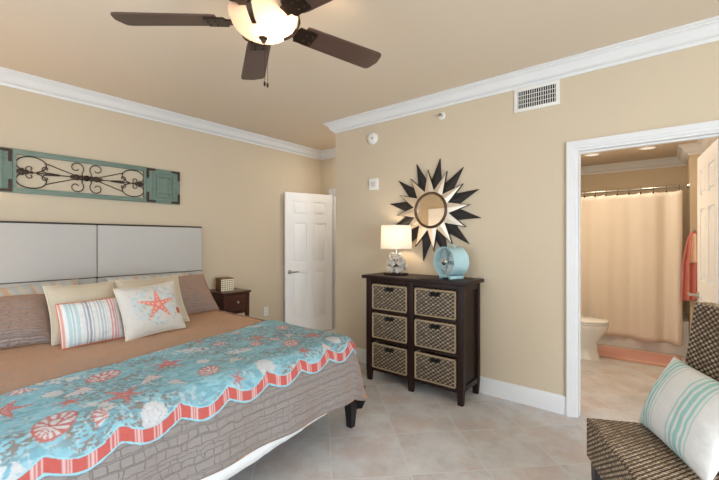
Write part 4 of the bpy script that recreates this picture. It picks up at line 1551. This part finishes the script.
zhem = -0.010 * np.sin(A * 5) * (1 - tz)
P = np.stack([A.ravel(), yy.ravel() - 0.018, (B + zsag + zhem).ravel()], -1)
o = raw_obj('curtain_cloth', P, grid_faces(NU, NV), M_curtain, sc)
md = o.modifiers.new('thick', 'SOLIDIFY'); md.thickness = 0.003
# woven heading band across the upper curtain
zs2 = np.linspace(1.50, 1.62, 4)
for k in range(12):
    x = 3.04 + k * 0.119
    h = MB()
    h.tube([(x, 0.015 + 0.019 * math.cos(a), 1.985 + 0.019 * math.sin(a)) for a in np.linspace(-0.5 * PI, 1.5 * PI, 17)], 0.0022, 6)
    h.tube([(x, 0.008, 1.966), (x, -0.006, 1.945), (x, -0.016, 1.925)], 0.0022, 6)
    for s in (0,):
        h.sphere((x, -0.03, 1.93), 0.011, 10, 8)
    h.build('curtain_hook', M_bronze, sc)

tw = thing('hanging_towel', 'coral towel with pale band hanging on a hook in the bathroom', 'towel', (4.475, 5.64, 0))
NU, NV = 40, 40
a_ = np.linspace(-1, 1, NU); z_ = np.linspace(0, 1, NV)
A, B = np.meshgrid(a_, z_, indexing='ij')
w = 0.030 + 0.055 * np.minimum((1 - B) * 2.2, 1) ** 0.7
P = np.stack([(A * w - 0.02 * (1 - B)).ravel(), (0.022 * np.cos(A * 9 + B) * np.minimum((1 - B) * 3, 1) * 0.9).ravel(), (0.68 + 0.77 * B + 0.02 * A * (1 - B)).ravel()], -1)
o = raw_obj('towel_cloth', P, grid_faces(NU, NV), M_towel, tw)
md = o.modifiers.new('thick', 'SOLIDIFY'); md.thickness = 0.012
M_band = mat('cream_terry', (236, 204, 176), 0.95, var=0.06, scale=30, bump=0.4, bscale=200)
A2, B2 = np.meshgrid(np.linspace(-0.25, 0.55, 14), np.linspace(0.55, 0.97, 20), indexing='ij')
w2 = 0.030 + 0.055 * np.minimum((1 - B2) * 2.2, 1) ** 0.7
P = np.stack([(A2 * w2 - 0.02 * (1 - B2)).ravel(), (0.022 * np.cos(A2 * 9 + B2) * np.minimum((1 - B2) * 3, 1) * 0.9 - 0.016).ravel(), (0.68 + 0.77 * B2 + 0.02 * A2 * (1 - B2)).ravel()], -1)
o2 = raw_obj('washcloth', P, grid_faces(14, 20), M_band, None, (4.475, 5.64, 0))
md = o2.modifiers.new('thick', 'SOLIDIFY'); md.thickness = 0.006
tag(o2, 'small cream washcloth folded over the coral bathroom towel', 'washcloth')
hk = thing('towel_hook', 'small metal hook holding the coral towel', 'hook', (4.475, 5.72, 1.45))
MB().cone((0, 0, 0), (0, -0.012, 0), 0.022, 0.02, 16).tube([(0, -0.01, 0), (0, -0.06, -0.01), (0, -0.085, 0.0), (0, -0.09, 0.02)], 0.006, 8).build('hook_arm', M_nickel, hk)

bm_ = thing('bath_mat', 'coral bath mat with pale stripes on the floor before the tub', 'bath mat', (3.97, 5.44, 0.001), math.radians(2))
NU, NV = 60, 60
A, B = np.meshgrid(np.linspace(-0.40, 0.40, NU), np.linspace(-0.29, 0.29, NV), indexing='ij')
ed = np.minimum.reduce([0.40 - np.abs(A), 0.29 - np.abs(B)])
hz = 0.016 * np.clip(ed / 0.012, 0, 1) ** 0.5 + 0.004 * (fbm(A * 60, B * 60, 2) - 0.3) * (ed > 0.01)
c = base_col(A, (212, 160, 150))
for lo, hi, cc in ((-0.29, -0.262, (204, 154, 140)), (-0.262, -0.235, (222, 194, 176)), (-0.19, -0.175, (212, 176, 160)), (0.205, 0.235, (222, 198, 178)), (0.235, 0.262, (206, 168, 152))):
    c[(B >= lo) & (B < hi)] = S(*cc)
M_mat = mat_attr('coral_mat_pile', 0.95, 0.5, 260, 0.1, 80)
P = np.stack([A.ravel(), B.ravel(), hz.ravel()], -1)
raw_obj('mat_pile', P, grid_faces(NU, NV), M_mat, bm_, col=c.reshape(-1, 3))

# toilet, side on, its tank against the bathroom's left wall
tl = thing('toilet', 'white toilet with closed lid seen from the side', 'toilet', (BX0 + 0.012, 5.03, 0))


def oval_loft(sections, seg=36):
    """sections: (z, cx, rx_front, rx_back, ry)"""
    mb = MB()
    rings = []
    for z, cx, rf, rb, ry in sections:
        ring = []
        for i in range(seg):
            a = 2 * PI * i / seg
            c_, s_ = math.cos(a), math.sin(a)
            ring.append(mb.bm.verts.new((cx + (rf if c_ > 0 else rb) * c_, ry * s_, z)))
        rings.append(ring)
    for p, q in zip(rings[:-1], rings[1:]):
        for i in range(seg):
            j = (i + 1) % seg
            mb.bm.faces.new((p[i], p[j], q[j], q[i]))
    mb.bm.faces.new(rings[0][::-1]); mb.bm.faces.new(rings[-1])
    return mb


oval_loft([(0, 0.40, 0.255, 0.24, 0.115), (0.02, 0.40, 0.25, 0.24, 0.11), (0.12, 0.40, 0.225, 0.22, 0.10), (0.2, 0.40, 0.225, 0.22, 0.11),
           (0.28, 0.42, 0.26, 0.22, 0.145), (0.35, 0.43, 0.295, 0.24, 0.178), (0.395, 0.43, 0.305, 0.25, 0.185), (0.402, 0.43, 0.298, 0.245, 0.18)]).build('bowl', M_porc, tl, smooth=50)
oval_loft([(0.404, 0.43, 0.30, 0.23, 0.185), (0.408, 0.43, 0.308, 0.235, 0.19), (0.42, 0.43, 0.308, 0.235, 0.19), (0.423, 0.43, 0.30, 0.23, 0.185)]).build('toilet_seat', M_porc, tl, smooth=50)
oval_loft([(0.427, 0.43, 0.30, 0.23, 0.185), (0.431, 0.43, 0.31, 0.235, 0.19), (0.445, 0.43, 0.305, 0.235, 0.188), (0.452, 0.43, 0.28, 0.22, 0.17)]).build('toilet_lid', M_porc, tl, smooth=50)
MB().b2(0.0, 0.19, -0.2, 0.2, 0.38, 0.74, 0.02).build('tank', M_porc, tl)
tk = MB().b2(-0.003, 0.2, -0.21, 0.21, 0.74, 0.77, 0.008).build('tank_lid', M_porc, tl)
MB().b2(0.05, 0.25, -0.09, 0.09, 0.2, 0.4, 0.02).build('trapway', M_porc, tl)

M_can = emit_mat('warm_can_lens', (1.0, 0.9, 0.78), 0.55)
for x, nm in ((3.5, 'left'), (4.06, 'right')):
    cl = thing('recessed_light', 'round recessed ceiling light above the curtain, the %s one of two' % nm, 'ceiling light', (x, 5.58, BH), 0, 'recessed lights in the bathroom ceiling')
    MB().lathe([(0.095, 0.0), (0.095, -0.006), (0.075, -0.009), (0.07, -0.002)], 32).build('trim_ring', M_white, cl)
    MB().lathe([(0.0005, -0.003), (0.072, -0.003)], 32).build('lens', M_can, cl)

cl = thing('recessed_light', 'added unseen ceiling light in the alcove, brightening the open white door', 'ceiling light', (0.93, 3.80, H))  # fixture added for the alcove fill lamp, hidden from the camera
MB().lathe([(0.095, 0.0), (0.095, -0.006), (0.075, -0.009), (0.07, -0.002)], 32).build('trim_ring', M_white, cl)
MB().lathe([(0.0005, -0.003), (0.072, -0.003)], 32).build('lens', M_can, cl)

bpy.context.view_layer.update()
